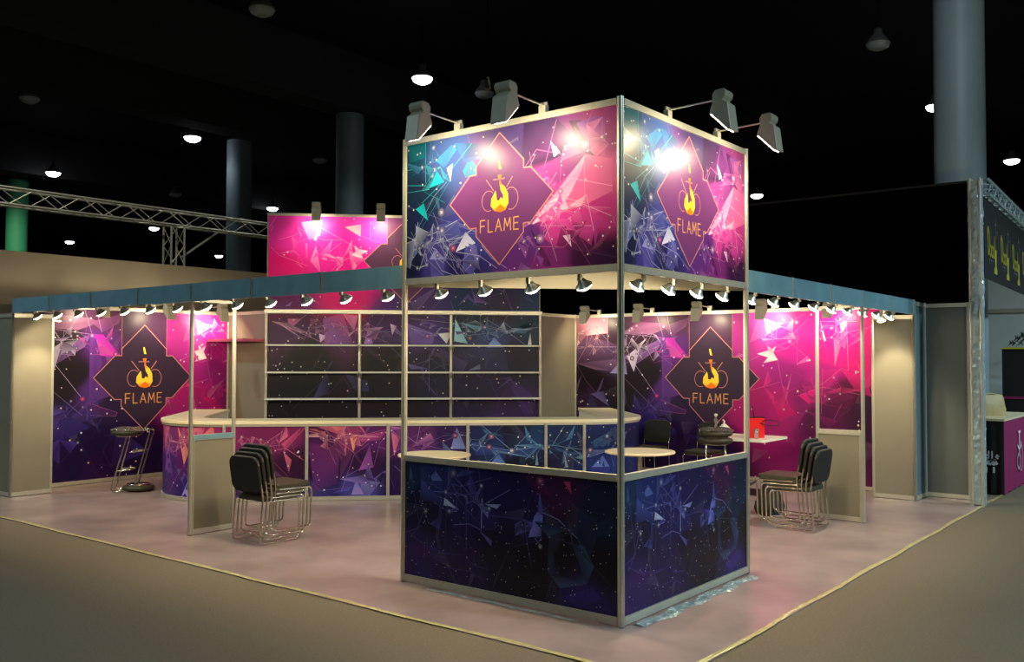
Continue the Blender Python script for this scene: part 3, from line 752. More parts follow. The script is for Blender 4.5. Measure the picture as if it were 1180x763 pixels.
    def logo(self, cx, cz, S, fill, strip=True, glow=1.0, lw=0.009):
        fill = lin(fill)
        n = [(-1, 0), (-.59, .41), (-.46, .41), (-.46, .54), (0, 1), (.46, .54), (.46, .41), (.59, .41), (1, 0), (.59, -.41), (.46, -.41), (.46, -.54), (0, -1), (-.46, -.54), (-.46, -.41), (-.59, -.41)]
        P = lambda q: (cx+q[0]*S, cz+q[1]*S)
        top = self.b[3]
        if strip:
            q = [(cx-.46*S, cz+.54*S), (cx-.46*S, top), (cx+.46*S, top), (cx+.46*S, cz+.54*S)]
            self.poly(q, tuple(v*1.35 for v in fill), 0.92)
            self.line([(cx-.46*S, cz+.54*S), (cx-.46*S, top)], ROSE, 0.8, 0.007); self.line([(cx+.46*S, cz+.54*S), (cx+.46*S, top)], ROSE, 0.8, 0.007)
        self.poly([P(q) for q in n], fill, 1.0, raw=True)
        self.line([P(q) for q in n+[n[0]]], ROSE, 1, lw)
        x = cx-0.375*S; hh = .185*S; wd = .115*S
        for ch, adv in zip('FLAME', (1.35, 1.25, 1.45, 1.6, 1)):
            for st in STROKES[ch]: self.line([(x+a*wd, cz-.49*S+b*hh) for a, b in st], GOLD, 1, 0.018*S)
            x += adv*wd
        G = lambda u, v: (cx+(u-277)/492*S, cz+(435-v)/555*S)
        for a in ([(150, 265), (222, 362)], [(400, 265), (345, 345)], [(220, 270), (325, 270)]): self.line([G(*q) for q in a], ROSE, 1, 0.014*S)
        self.line([G(*q) for q in ell(172, 445, 64, 86, 310, 70)], ROSE, .9, 0.012*S)
        self.line([G(*q) for q in ell(386, 445, 66, 92, 230, 470)], ROSE, .9, 0.012*S)
        O, Y, RD = lin((240, 120, 20)), lin((255, 214, 60)), lin((205, 70, 30))
        fl = [(240, 365), (200, 430), (195, 490), (230, 535), (285, 550), (335, 535), (362, 480), (358, 400), (330, 345), (295, 310), (280, 240), (276, 300), (292, 372), (314, 410), (312, 444), (290, 426), (274, 452), (252, 446), (248, 400)]
        self.poly([G(*q) for q in fl], [Y, Y, Y, O, O, O, Y, Y, Y, O, RD, O, Y, Y, Y, Y, Y, Y, Y], 1, raw=True)
        self.poly([G(*q) for q in ((240, 520), (285, 480), (330, 520), (285, 548))], O, 1, raw=True)
        self.poly([G(*q) for q in ((262, 120), (278, 116), (294, 190), (274, 184))], Y, 1, raw=True)
        self.poly([G(*q) for q in ((260, 235), (300, 235), (290, 264), (268, 264))], O, 1, raw=True)
    def mesh(self, name, fn, parent, off=(0, 0, 0), sub=0):
        """fn(s, z, d) -> world point, d = distance out of the panel"""
        mb = MB(); g, nx, nz = self.grid
        vs = [fn(p[0], p[1], 0) for row in g for p in row]; fs = []; cs = []
        for j in range(nz):
            for i in range(nx):
                q = (j*(nx+1)+i, j*(nx+1)+i+1, (j+1)*(nx+1)+i+1, (j+1)*(nx+1)+i); fs.append(q)
                cs.append([self.gc[j][i], self.gc[j][i+1], self.gc[j+1][i+1], self.gc[j+1][i]])
        mb.add(vs, fs); mb.c += cs
        for pts, col, ly in self.polys:
            d = 0.0002 + ly*0.00002
            v = [fn(p[0], p[1], d) for p in pts]
            if len(pts) <= 4: tr = [tuple(range(len(pts)))]
            else:
                tr = [t for t in tessellate_polygon([[Vector((p[0], p[1], 0)) for p in pts]])]
            tr2 = []
            for t in tr:
                a = sum(pts[t[i-1]][0]*pts[t[i]][1]-pts[t[i]][0]*pts[t[i-1]][1] for i in range(len(t)))
                tr2.append(tuple(t) if a > 0 else tuple(reversed(t)))
            if not sub: mb.add(v, tr2); mb.c += [[col[i] for i in t] for t in tr2]; continue
            work = [[(pts[i], col[i]) for i in (t[0], t[k], t[k+1])] for t in tr2 for k in range(1, len(t)-1)]
            while work:
                t = work.pop(); L = [math.dist(t[i][0], t[(i+1) % 3][0]) for i in range(3)]; m = max(L)
                if m > sub:
                    i = L.index(m); a, b, c = t[i], t[(i+1) % 3], t[(i+2) % 3]
                    h = (((a[0][0]+b[0][0])/2, (a[0][1]+b[0][1])/2), tuple((a[1][k]+b[1][k])/2 for k in range(3)))
                    work += [[a, h, c], [h, b, c]]
                else:
                    mb.add([fn(q[0][0], q[0][1], d) for q in t], [(0, 1, 2)]); mb.c.append([q[1] for q in t])
        return mb.build(name, PRINT, parent, off)
def plane_fn(origin, sdir, ndir):
    o, s_, n = Vector(origin), Vector(sdir).normalized(), Vector(ndir).normalized()
    return lambda s, z, d: o + s_*s + n*d + Vector((0, 0, z))
ART['H'] += [('C', (196, 60, 120), None, [(-0.3, 0.85)]), ('C', (110, 36, 104), None, [(-0.3, 0.5)]), ('C', (60, 40, 120), None, [(-0.3, 0.12)]),
    ('C', (150, 60, 130), None, [(-0.9, 0.8)]), ('C', (90, 40, 120), None, [(-0.9, 0.4)]), ('C', (60, 60, 130), None, [(-1.3, 0.15)]), ('C', (150, 50, 120), None, [(-1.5, 0.6)]),
    ('P', (250, 150, 130), 0.7, [(-0.62, 0.92), (-0.42, 0.62), (-0.5, 0.45)]), ('P', (250, 150, 120), 0.7, [(-0.3, 0.75), (-0.1, 0.95), (-0.05, 0.7)]),
    ('P', (130, 80, 170), 0.7, [(-0.85, 0.75), (-0.72, 0.3), (-0.95, 0.35)]), ('P', (170, 150, 225), 0.8, [(-0.55, 0.03), (-0.42, 0.28), (-0.3, 0.03)]),
    ('P', (230, 110, 160), 0.6, [(-1.1, 0.95), (-0.95, 0.6), (-0.8, 0.93)]), ('P', (235, 130, 150), 0.6, [(-0.45, 0.9), (-0.2, 0.93), (-0.33, 0.5)]),
    ('L', (245, 150, 170), 0.7, [(-1.2, 0.9), (-0.7, 0.6), (-0.1, 0.9)]), ('L', (180, 130, 210), 0.6, [(-0.8, 0.1), (-0.5, 0.45), (-0.2, 0.1)])]

# ================================================================= the hall
def struct(name, mb, m):
    o = mb.build(name, m); o['kind'] = 'structure'; return o
struct('floor', MB().box(-30, 70, -30, 80, -0.05, 0), CARPET)
struct('ceiling', MB().box(-30, 70, -30, 80, 10.4, 10.6), DARK)
struct('wall_back', MB().box(-30, 70, 80, 80.3, 0, 10.4), DARK)
struct('wall_right', MB().box(70, 70.3, -30, 80, 0, 10.4), DARK)
n = 0
for y in (16.3, 21.0, 33.0):
    n += 1; struct('trim_%d' % n, MB().box(-25, 68, y, y+0.9, 8.8, 10.4), BEAM)

def column(x, y, m, label, r=0.4):
    t = thing('column', label, 'column', (x, y, 0))
    MB().lathe([(r, 0), (r, 8.9)], 40).build('shaft', m, t)
    MB().lathe([(r+0.05, 0), (r+0.05, 0.25), (r, 0.3)], 40).build('base_collar', m, t)
    return t
column(12.61, 16.9, COLM, 'round blue grey hall column rising behind the pink sign of the storeroom')
column(12.84, 22.55, COLM, 'dim round hall column crossing behind the lighting truss')
column(11.6, 0.45, COLM, 'big pale round column above the black drape wall at the right')
column(11.3, 35.2, COLG, 'green painted round column far behind the beige wall at the left')

def bay(lit):
    t = thing('high_bay_lamp', '', 'lamp', (0, 0, 8.8))
    MB().lathe([(0.25, 0), (0.235, 0.06), (0.17, 0.16), (0.10, 0.24), (0.09, 0.34), (0.05, 0.36)], 24).build('reflector', BAYSH, t)
    MB().lathe([(0.03, -0.11), (0.13, -0.12), (0.22, -0.07), (0.26, 0.0), (0.26, 0.01)], 24).build('lens', BAYLIT if lit else BAYOFF, t)
    MB().tube([(0, 0, 0.36), (0, 0, 1.6)], 0.012, 6).build('hanging_rod', BLACKM, t)
    return t
lit0, off0 = bay(True), bay(False)
lit_spots = [((11.35, 12.8), 'lit round hall lamp hanging above the tower light heads'), ((11.36, 22.96), 'lit round hall lamp left of the dim column, above the truss'),
    ((11.3, 32.2), 'lit round hall lamp above the left end of the truss'), ((21.6, 32.4), 'lit round hall lamp just above the left corner of the pink sign'),
    ((21.8, 43.0), 'small lit hall lamp just under the truss chord beside its upright'), ((21.9, 52.6), 'small lit hall lamp seen under the truss above the beige wall'),
    ((32.0, 52.1), 'small lit hall lamp seen right of the truss upright'), ((32.2, 13.0), 'lit hall lamp in the dark just right of the tower header'),
    ((21.99, 3.33), 'lit round hall lamp beside the edge of the big pale column'), ((31.1, 3.03), 'lit round hall lamp right of the big pale column')]
for i, ((x, y), l) in enumerate(lit_spots):
    o = lit0 if i == 0 else dup(lit0, (x, y, 8.8), 0, l); o.location = (x, y, 8.8); o['label'] = l; o['group'] = 'lit lamps of the hall ceiling'
off_spots = [((6.03, 12.15), 'unlit bell shaped hall lamp at the top edge, left of centre'), ((15.76, 3.01), 'unlit bell shaped hall lamp left of the big pale column'),
    ((6.08, 22.46), 'unlit bell shaped hall lamp at the far left under a beam'), ((16.7, 32.65), 'dim unlit hall lamp above the truss upright'),
    ((16.0, 22.3), 'dim unlit hall lamp left of the blue grey column'), ((13.3, 12.4), 'dim unlit hall lamp right of the lit one above the tower')]
for i, ((x, y), l) in enumerate(off_spots):
    o = off0 if i == 0 else dup(off0, (x, y, 8.8), 0, l); o.location = (x, y, 8.8); o['label'] = l; o['group'] = 'unlit lamps of the hall ceiling'
t = thing('hanging_cable', 'thin black cable with a small hoist hook hanging above the tower header', 'cable', (6.26, 6.4, 0))
MB().tube([(0, 0, 6.35), (0, 0, 10.4)], .012, 6).build('cable', BLACKM, t)
MB().tube([(0, 0, 6.4), (.05, 0, 6.3), (.05, 0, 6.22), (-.04, 0, 6.18), (-.1, 0, 6.2)], .02, 8).build('hook', ALU_D, t)
# added cool spot to brighten the big column; no lamp hangs there
add_light('hall_lamp_and_fill', 'SPOT', (4.0, -2.6, 8.7), (11.6, 0.45, 5.0), 800, (0.85, 0.95, 1.0), None, 0.2, 70, 1.0)
add_light('hall_lamp_and_fill', 'SPOT', (11.35, 12.8, 8.7), (9.0, 12.0, 0), 420, (0.85, 0.95, 1.0), None, 0.2, 160, 0.5)
add_light('hall_lamp_and_fill', 'SPOT', (11.36, 22.96, 8.7), (11.36, 22.96, 0), 120, (0.85, 0.95, 1.0), None, 0.2, 160, 0.5)
add_light('hall_lamp_and_fill', 'SPOT', (3.0, 11.6, 8.7), (4.5, 16, 4.9), 700, (1.0, 0.97, 0.85), None, 0.2, 70, 0.8)  # added spot to brighten the truss, without a lamp of its own
add_light('hall_lamp_and_fill', 'SPOT', (7.5, 30.0, 8.7), (11.3, 35.2, 4.0), 900, (0.85, 1.0, 0.9), None, 0.2, 60, 0.8)  # added greenish spot to brighten the far green column

# neighbour wall and trusses at the left
t = thing('beige_wall', 'tall plain beige partition wall rising behind the left fascia', 'wall', (4, 10.5, 0))
MB().box(-8, -0.14, 0, 0.06, 0, 3.3).build('wall_panel', BEIGE, t)
MB().box(-0.14, 9, 0, 0.06, 0, 3.3).build('wall_panel', BEIGE, t)

def truss_run(t, p0, p1, w_, m, upv=(0, 0, 1), r=0.025, step=0.5):
    p0, p1 = Vector(p0), Vector(p1); d = (p1-p0); L = d.length; d.normalize(); u = Vector(upv); s_ = d.cross(u).normalized()
    cs = [(-w_/2, -w_/2), (w_/2, -w_/2), (w_/2, w_/2), (-w_/2, w_/2)]
    for a, b in cs:
        MB().tube([p0+s_*a+u*b, p1+s_*a+u*b], r, 8).build('chord', m, t)
    br = MB(); n_ = max(1, int(L/step))
    for i in range(n_):
        q0, q1 = p0+d*(L*i/n_), p0+d*(L*(i+1)/n_); flip = i % 2
        for k in range(4):
            a, b = cs[k], cs[(k+1) % 4]
            if flip: a, b = b, a
            br.tube([q0+s_*a[0]+u*a[1], q1+s_*b[0]+u*b[1]], r*0.5, 6)
    br.build('bracing', m, t)
t = thing('lighting_truss', 'long horizontal aluminium box truss crossing behind the beige wall', 'truss', (0, 16, 0))
truss_run(t, (-4, 0, 4.98), (12.5, 0, 4.98), 0.33, TRUSS, step=0.48)
t = thing('truss_upright', 'short upright truss leg carrying the long horizontal truss', 'truss', (6.5, 16, 0))
truss_run(t, (0, 0, 0), (0, 0, 4.78), 0.33, TRUSS, (0, 1, 0), step=0.4)
MB().tube([(0.2, 0, 4.1), (1.15, 0, 4.78)], 0.03, 8).build('brace', TRUSS, t)

# black drape wall behind the right back wall
t = thing('black_drape_wall', 'tall black draped wall behind the right side of the booth', 'wall', (7.9, -0.45, 0))
MB().box(0, 0.08, 0, 9.0, 0, 4.1).build('drape', BLACKW, t)
MB().box(-0.01, 0.09, 0, 9.0, 4.1, 4.13).build('top_bar', BLACKM, t)

# neighbour booth at the right
t = thing('wrapped_truss_tower', 'upright truss post wrapped in crumpled clear film at the right', 'truss', (7.12, -0.70, 0))
truss_run(t, (0, 0, 0.0), (0, 0, 4.0), 0.11, ALU, (0, 1, 0), 0.02, 0.25)
mb = MB(); rn = random.Random(5); prof = []; N = 14; H_ = 90
vs = []
for j in range(H_+1):
    z = 0.02 + 3.95*j/H_
    for k in range(N):
        a = 2*math.pi*k/N; r = 0.08*(1+0.10*rn.uniform(-1, 1)) * (1.05 if (j//11) % 2 else 0.95)
        vs.append((r*math.cos(a), r*math.sin(a), z))
fs = [(j*N+k, j*N+(k+1) % N, (j+1)*N+(k+1) % N, (j+1)*N+k) for j in range(H_) for k in range(N)]
mb.add(vs, fs, False); mb.build('film_wrap', WRAP, t)
t = thing('wrapped_truss_beam', 'film wrapped truss beam running off to the right above the yellow banner', 'truss', (7.2, -0.72, 0))
truss_run(t, (0.1, 0, 3.92), (4.6, 0.22, 3.92), 0.18, WRAP, r=0.022, step=0.22)
t = thing('banner', 'black banner with yellow lettering and hookahs under the wrapped truss', 'banner', (7.3, -0.74, 0))
nd = Vector((4.5, 0.22, 0)).normalized()
BF = lambda s, z, d: Vector((nd.x*s, nd.y*s-0.02-d, z))
m_ = MB(); m_.add([BF(0, 2.8, 0), BF(4.4, 2.8, 0), BF(4.4, 3.8, 0), BF(0, 3.8, 0), BF(0, 2.8, -.02), BF(4.4, 2.8, -.02), BF(4.4, 3.8, -.02), BF(0, 3.8, -.02)],
    [(0, 1, 2, 3), (5, 4, 7, 6), (0, 4, 5, 1), (3, 2, 6, 7), (0, 3, 7, 4), (1, 5, 6, 2)]); m_.build('cloth', BLKC, t)
def ribbon(mb, pts, w_, fn, d=0.004):
    for a, b in zip(pts[:-1], pts[1:]):
        v = Vector((b[0]-a[0], b[1]-a[1])); L = v.length
        if L < 1e-6: continue
        q = Vector((-v.y, v.x))/L*w_/2; e = v/L*w_*0.35
        mb.add([fn(a[0]-q.x-e.x, a[1]-q.y-e.y, d), fn(b[0]-q.x+e.x, b[1]-q.y+e.y, d), fn(b[0]+q.x+e.x, b[1]+q.y+e.y, d), fn(a[0]+q.x-e.x, a[1]+q.y-e.y, d)], [(0, 1, 2, 3)])
for k in range(4):
    y_, g_ = MB(), MB()
    ox = 0.25 + k*1.12
    # looping script letters in yellow, a pale hookah standing in them
    ribbon(y_, [(ox-.02, 3.42), (ox+.02, 3.12), (ox+.0, 3.44)] + ell(ox+.02, 3.28, .13, .16, 90, -80), 0.05, BF)
    for q, cx in enumerate((.20, .33, .46)): ribbon(y_, ell(ox+cx, 3.17, .055, .065, 20, 330) + [(ox+cx+.06, 3.12)], 0.04, BF)
    ribbon(y_, [(ox+.52, 3.12), (ox+.53, 3.38), (ox+.50, 3.14)], .04, BF)
    ribbon(y_, [(ox+.60, 3.2), (ox+.60, 2.98), (ox+.50, 2.93), (ox+.72, 2.93), (ox+.64, 3.0), (ox+.66, 3.2)], 0.06, BF)
    ribbon(g_, [(ox+.63, 3.2), (ox+.63, 3.62)], 0.025, BF, 0.005); ribbon(g_, ell(ox+.76, 3.25, .14, .22, 180, 0), 0.015, BF, 0.005)
    ribbon(g_, [(ox+.58, 3.55), (ox+.68, 3.55)], 0.03, BF, 0.006)
    for q in range(3): ribbon(g_, [(ox+.1+.13*q, 3.0), (ox+.1+.13*q, 3.05), (ox+.17+.13*q, 3.05)], 0.02, BF, 0.005)
    y_.build('lettering', INKY, t); g_.build('hookah_print', GREY_C, t)
t = thing('side_wall', 'pale side wall of the neighbouring booth seen past the wrapped truss', 'wall', (8.2, 0.3, 0))
MB().box(0, 4.4, 0, 0.05, 0, 3.3).build('panel', WALLW, t); MB().box(4.36, 4.4, -0.01, 0.06, 0, 3.3).build('edge_post', ALU_D, t)
t = thing('far_wall', 'grey upper wall of the far hall at the right edge', 'wall', (19.5, -6, 0))
MB().box(0, 0.1, 0, 10, 0, 4.2).build('panel', WALLW, t); MB().box(-0.05, 0, 0, 10, 2.9, 3.0).build('cornice', ALU_D, t)
t = thing('dark_booth', 'dark display booth in the distance with a thin yellow top edge', 'booth', (16.5, -3.0, 0))
MB().box(0, 1.2, 0, 3.75, 0.0, 2.0).build('body', BLKC, t); MB().box(-0.02, 1.22, 0, 3.75, 2.0, 2.04).build('yellow_edge', INKY, t)
MB().box(-0.02, 0, 0, 3.75, 0.95, 1.0).build('red_stripe', MAGENTA, t)
t = thing('palm_plant', 'dark feathery palm standing behind the dark booth', 'plant', (18.3, 0.2, 0))
MB().lathe([(0.16, 0), (0.22, 0.4), (0.2, 0.4)], 16).build('pot', BLACKM, t); MB().tube([(0, 0, 0.35), (0.03, 0, 1.4), (0, 0, 2.3)], 0.03, 8).build('trunk', LEAF, t)
mb = MB(); rn = random.Random(9)
for k in range(16):
    a = 2*math.pi*k/16+rn.uniform(-.2, .2); L = rn.uniform(.5, .8); q = []
    for i in range(7):
        s_ = i/6; q.append(Vector((math.cos(a)*L*s_, math.sin(a)*L*s_, 2.3+.45*s_-.6*s_*s_)))
    mb.tube(q, .008, 5)
    for i in range(1, 7):
        for sg in (-1, 1):
            n_ = Vector((-math.sin(a), math.cos(a), -.5))*sg*.16; c = q[i]; e = Vector((math.cos(a), math.sin(a), 0))*.03
            mb.add([c-e, c+e, c+n_+e*2], [(0, 1, 2)])
mb.build('fronds', LEAF, t)
t = thing('spot_lamp', 'small bright lamp on a stem standing over the dark booth', 'lamp', (16.9, -0.15, 0.045))
MB().tube([(0, 0, 2.0), (0, 0, 2.25)], .015, 6).build('stem', BLACKM, t); MB().lathe([(0.03, 2.25), (.1, 2.28), (.09, 2.36), (.02, 2.38)], 14).build('bulb', BAYLIT, t)
add_light('hall_lamp_and_fill', 'SPOT', (14.5, -2.2, 7.5), (15.5, -1.2, 0), 260, (0.9, 0.97, 1.0), None, 0.2, 110, 0.8)

# cloth covered bar of the neighbour
t = thing('cloth_bar', 'small bar covered in black and magenta cloth with white prints', 'bar', (8.22, -0.78, 0))
def wavy(x0, x1, y, ax, z0, z1, sd):
    rn = random.Random(sd); vs = []; n_ = 26
    for j in range(9):
        z = z0+(z1-z0)*j/8
        for i in range(n_+1):
            s_ = i/n_; a = x0+(x1-x0)*s_; o_ = 0.012*math.sin(i*1.3+sd)*(1-j/9)
            vs.append((a, y+o_, z) if ax == 0 else (y+o_, a, z))
    return MB().add(vs, [(j*(n_+1)+i, j*(n_+1)+i+1, (j+1)*(n_+1)+i+1, (j+1)*(n_+1)+i) for j in range(8) for i in range(n_)], True)
MB().box(0.03, 1.9, 0.03, 0.62, 0.0, 0.97).build('frame_box', BLKC, t)
MB().box(-0.01, 1.93, -0.01, 0.66, 0.97, 1.0).build('top', CREAM, t)
mag = wavy(0.0, 1.9, 0.0, 0, 0.02, 0.985, 3).build('magenta_cloth', MAGENTA, t); tag(mag, 'magenta front cloth')
blk = wavy(0.66, 0.0, 0.0, 1, 0.02, 0.985, 4).build('black_cloth', BLKC, t); tag(blk, 'black side cloth')
KF = lambda s, z, d: Vector((-0.016-d, 0.42-s, z))
mb = MB()
ribbon(mb, [(0.05, .72), (.12, .68), (.1, .76), (.18, .74), (.16, .8)], .03, KF)
x = 0.02
for ch in 'Candle':
    x += 0.0
    ribbon(mb, {'C': [(x+.05, .53), (x, .55), (x, .49), (x+.05, .48)], 'a': [(x+.04, .53), (x, .52), (x, .48), (x+.04, .48), (x+.04, .53)], 'n': [(x, .48), (x, .53), (x+.04, .52), (x+.04, .48)],
        'd': [(x+.04, .57), (x+.04, .48), (x, .48), (x, .52), (x+.04, .52)], 'l': [(x+.02, .57), (x+.02, .48)], 'e': [(x, .5), (x+.04, .51), (x+.02, .53), (x, .5), (x+.03, .48)]}[ch], .014, KF); x += .06
for k, hh in enumerate((.06, .04, .04, .06, .04, .06)): ribbon(mb, [(.05+k*.05, .40), (.06+k*.05, .40+hh), (.085+k*.05, .41)], .03, KF)
for k in range(3): ribbon(mb, [(.12+k*.09, .30), (.12+k*.09, .36)], .025, KF)
mb.build('white_print', INKW, blk)
MF = lambda s, z, d: Vector((s, -0.016-d, z)); mb = MB()
ribbon(mb, [(.95, .75), (.95, .45)], .04, MF); ribbon(mb, ell(.9, .38, .12, .1, 0, 360), .035, MF); ribbon(mb, [(.82, .6), (.95, .52), (1.08, .62)], .03, MF)
ribbon(mb, [(.88, .78), (1.02, .78)], .03, MF); ribbon(mb, ell(1.05, .42, .12, .18, 250, 450), .02, MF)
mb.build('white_print', INKW, mag)
t = thing('cardboard_box', 'open cardboard box behind the tan sack on the bar', 'box', (8.7, -0.3, 1.0), R(-51))
MB().box(-.13, .13, -.1, .1, 0, 0.43).build('body', CARD, t); MB().extrude([(-.13, -.1, .43), (.13, -.1, .43), (.14, -.14, .56), (-.14, -.14, .56)], (0, .01, 0)).build('flap', CARD, t)
t = thing('sack', 'tan crumpled sack standing on the cloth covered bar', 'sack', (8.86, -0.5, 1.0), R(-51))
mb = MB(); rn = random.Random(2); vs = []
for j in range(7):
    z = .29*j/6
    for k in range(16):
        a = 2*math.pi*k/16; sx = .20*(1-.15*j/6); sy = .10*(1-.7*(j/6)**2)
        vs.append((sx*(abs(math.cos(a))**.5)*(1 if math.cos(a) > 0 else -1)+rn.uniform(-.008, .008), sy*(abs(math.sin(a))**.6)*(1 if math.sin(a) > 0 else -1)+rn.uniform(-.008, .008), z))
mb.add(vs, [(j*16+k, j*16+(k+1) % 16, (j+1)*16+(k+1) % 16, (j+1)*16+k) for j in range(6) for k in range(16)], True)
mb.add(vs[-16:], [tuple(range(16))]); mb.add(vs[:16], [tuple(range(15, -1, -1))]); mb.build('body', SACK, t); MB().tube([(-.16, .0, .28), (0, 0, .31), (.16, .0, .28)], .012, 6).build('folded_top', SACK, t)

# ================================================================= booth floor
t = MB().box(-0.72, 7.85, -0.76, 10.2, 0.0, 0.008).build('vinyl_flooring', VINYL); tag(t, 'mauve vinyl flooring laid under the whole booth', 'flooring')
def strip(name, p0, p1, w_, m, label, cat, z=0.009, amp=0.004, n_=120, sd=1, wob=0.01):
    p0, p1 = Vector((*p0, 0)), Vector((*p1, 0)); d = (p1-p0); L = d.length; d.normalize(); q = Vector((-d.y, d.x, 0)); rn = random.Random(sd); vs = []
    for i in range(n_+1):
        c = p0+d*L*i/n_
        for k in range(5): vs.append(c+q*((k-2)/4*w_*(1+.25*rn.uniform(-1, 1))+wob*math.sin(i*.35)) + Vector((0, 0, z+amp*rn.random()*(1 if 0 < k < 4 else .2))))
    o = MB().add(vs, [(i*5+k, i*5+k+1, (i+1)*5+k+1, (i+1)*5+k) for i in range(n_) for k in range(4)], False).build(name, m)
    return tag(o, label, cat)
strip('floor_tape', (-0.70, -0.78), (-0.70, 10.1), 0.04, TAPE, 'long yellowish tape strip sealing the left front edge of the booth floor', 'tape', sd=2)
strip('floor_tape', (-0.72, -0.74), (9.4, -0.74), 0.04, TAPE, 'long yellowish tape strip sealing the right front edge of the booth floor', 'tape', sd=3)
strip('plastic_film', (0.10, -0.085), (1.9, -0.085), 0.10, WRAP, 'crumpled silvery plastic film lying along the foot of the right counter face', 'film', amp=0.012, n_=70, sd=4, wob=0.02)
strip('plastic_film', (-0.06, 0.3), (-0.06, 1.7), 0.03, WRAP, 'thin crumpled plastic strip along the foot of the left counter face', 'film', amp=0.006, n_=60, sd=5, wob=0.008)

# ================================================================= corner tower
T = thing('corner_tower', 'tall square corner tower with printed header signs and printed lower panels', 'tower', (0, 0, 0))
for nm, x, y, z1 in (('corner_post', 0, 0, 3.54), ('left_post', 0, 2.02, 3.54), ('right_post', 1.98, 0, 3.54)):
    MB().post(x, y, 0.012, z1, 0.024).build('post', ALU, T); MB().post(x, y, 0.008, 0.014, 0.02).build('post_foot', BLACKM, T)
LX, LY = 2.02, 1.98
for z0, z1 in ((3.485, 3.53), (2.365, 2.415), (0.965, 1.01), (0.02, 0.072)):
    MB().box(-0.018, 0.018, 0.022, LX-0.022, z0, z1).build('rail', ALU_D if z1 < 1.2 else ALU, T)  # lower left rails use the duller metal to carry that face's shade
    MB().box(0.022, LY-0.022, -0.018, 0.018, z0, z1).build('rail', ALU, T)
for z0, z1 in ((2.415, 3.485), (0.072, 0.965)):
    MB().box(-0.004, 0.006, 0.022, LX-0.022, z0, z1).build('back_board', GREY, T)
    MB().box(0.022, LY-0.022, -0.004, 0.006, z0, z1).build('back_board', GREY, T)
for art, z0, z1, logo, nd_, dr, sd in (('A', 2.415, 3.485, True, 80, .0065, 3), ('C', .072, .965, False, 210, .0034, 7)):
    for side in (0, 1):
        P_ = Printer(art, 0.022, (LX if side == 0 else LY)-0.022, z0, z1, sd, 0, nd_, dr, 22, 2.8, (.95, 1, 1.15) if art == 'A' else (1.25, 1.35, 1.5))  # lower print lifted in colour for the bluish reflected haze
        if logo: P_.logo(0.98 if side == 0 else 0.97, 2.96, 0.49, (104, 52, 108), strip=False)  # header logo fill lightened to include the floodlight glare
        fn = plane_fn((-0.0042, LX, 0), (0, -1, 0), (-1, 0, 0)) if side == 0 else plane_fn((0, -0.0042, 0), (1, 0, 0), (0, -1, 0))
        P_.mesh('printed_panel', fn, T)
# beam tying the two outer posts together under the header
mb = MB(); mb.bar((0.02, LX-0.02), (LY-0.02, 0.02), 0.03, 2.35, 2.5); mb.build('diagonal_beam', GREY, T)

# ================================================================= fascias
def fascia(axis, start, n_, label, full, name_post):
    t = thing('fascia', label, 'fascia', (0, start, 0) if axis == 'y' else (start, 0, 0))
    for k in range(1, n_+1):
        z0 = 0.012 if k in full else 2.34
        p = (0, k) if axis == 'y' else (k, 0)
        MB().post(p[0], p[1], z0, 2.53, 0.021).build('post' if k in full else 'short_post', ALU, t)
        if k in full: MB().post(p[0], p[1], 0.008, 0.014, 0.018).build('post_foot', BLACKM, t)
    for k in range(n_):
        a, b = k+0.02, k+0.98
        for z0, z1, th, m, nm in ((2.345, 2.37, .014, ALU, 'rail'), (2.50, 2.525, .014, ALU, 'rail'), (2.37, 2.50, .004, FILM, 'board')):
            th2 = th if nm == 'rail' else .006
            (MB().box(-th2, th2, a, b, z0, z1) if axis == 'y' else MB().box(a, b, -th2, th2, z0, z1)).build(nm, FILM if nm == 'board' else m, t)
        f = MB().box(-0.016, -0.015, a, b, 2.343, 2.526) if axis == 'y' else MB().box(a, b, -0.016, -0.015, 2.343, 2.526)
        f.build('protective_film', FILM, t)
    return t
fascia('y', LX, 7, 'long blue filmed fascia running left from the corner tower', (3, 7), 'left')
fascia('x', LY, 5, 'shorter blue filmed fascia running right from the corner tower', (3, 5), 'right')

# ================================================================= small spotlights under the fascias
def small_spot(angle=165, tilt=0):
    """hangs from z=0 at the origin, head aims toward +x and down"""
    t = thing('spotlight', '', 'spotlight')
    MB().box(-.012, .012, -.012, .012, -.03, .02).tube([(0, 0, -.02), (.03, 0, -.05)], .006, 6).build('bracket', ALU_D, t)
    M = Matrix.Translation((.05, 0, -.06)) @ Matrix.Rotation(R(-36-tilt), 4, 'Y')
    MB().lathe([(.014, .05), (.025, .045), (.04, .018), (.062, 0)], 18).xf(M).build('head', ALU, t)
    MB().lathe([(.01, -.03), (.035, -.026), (.055, -.012), (.06, .001)], 18).xf(M).build('bulb', BULB, t)
    add_light('bulb_light', 'SPOT', M @ Vector((0, 0, -.045)), M @ Vector((0, 0, -1)), POWER_BOOTH, WARM, t, .03, angle, .35 if angle > 100 else .8)
    return t
sp0 = small_spot(); first = True
ordn = ['first', 'second', 'third', 'fourth', 'fifth', 'sixth', 'seventh', 'eighth', 'ninth', 'tenth', 'eleventh', 'twelfth', 'thirteenth', 'fourteenth']
def put_spot(x, y, rz, label, group):
    global first
    if first: sp0.location = (x, y, 2.35); sp0.rotation_euler = (0, 0, rz); sp0['label'] = label; sp0['group'] = group; first = False; return
    dup(sp0, (x, y, 2.35), rz, label, group)
for k in range(13): put_spot(.03, 2.3+.52*k, 0, 'small halogen spotlight under the left fascia, %s one left of the tower' % ordn[k], 'halogen spotlights under the left fascia')
for k in range(4): put_spot(.03, .35+.45*k, 0, 'small halogen spotlight under the left tower header, %s from the front corner post' % ordn[k], 'halogen spotlights under the left tower header')
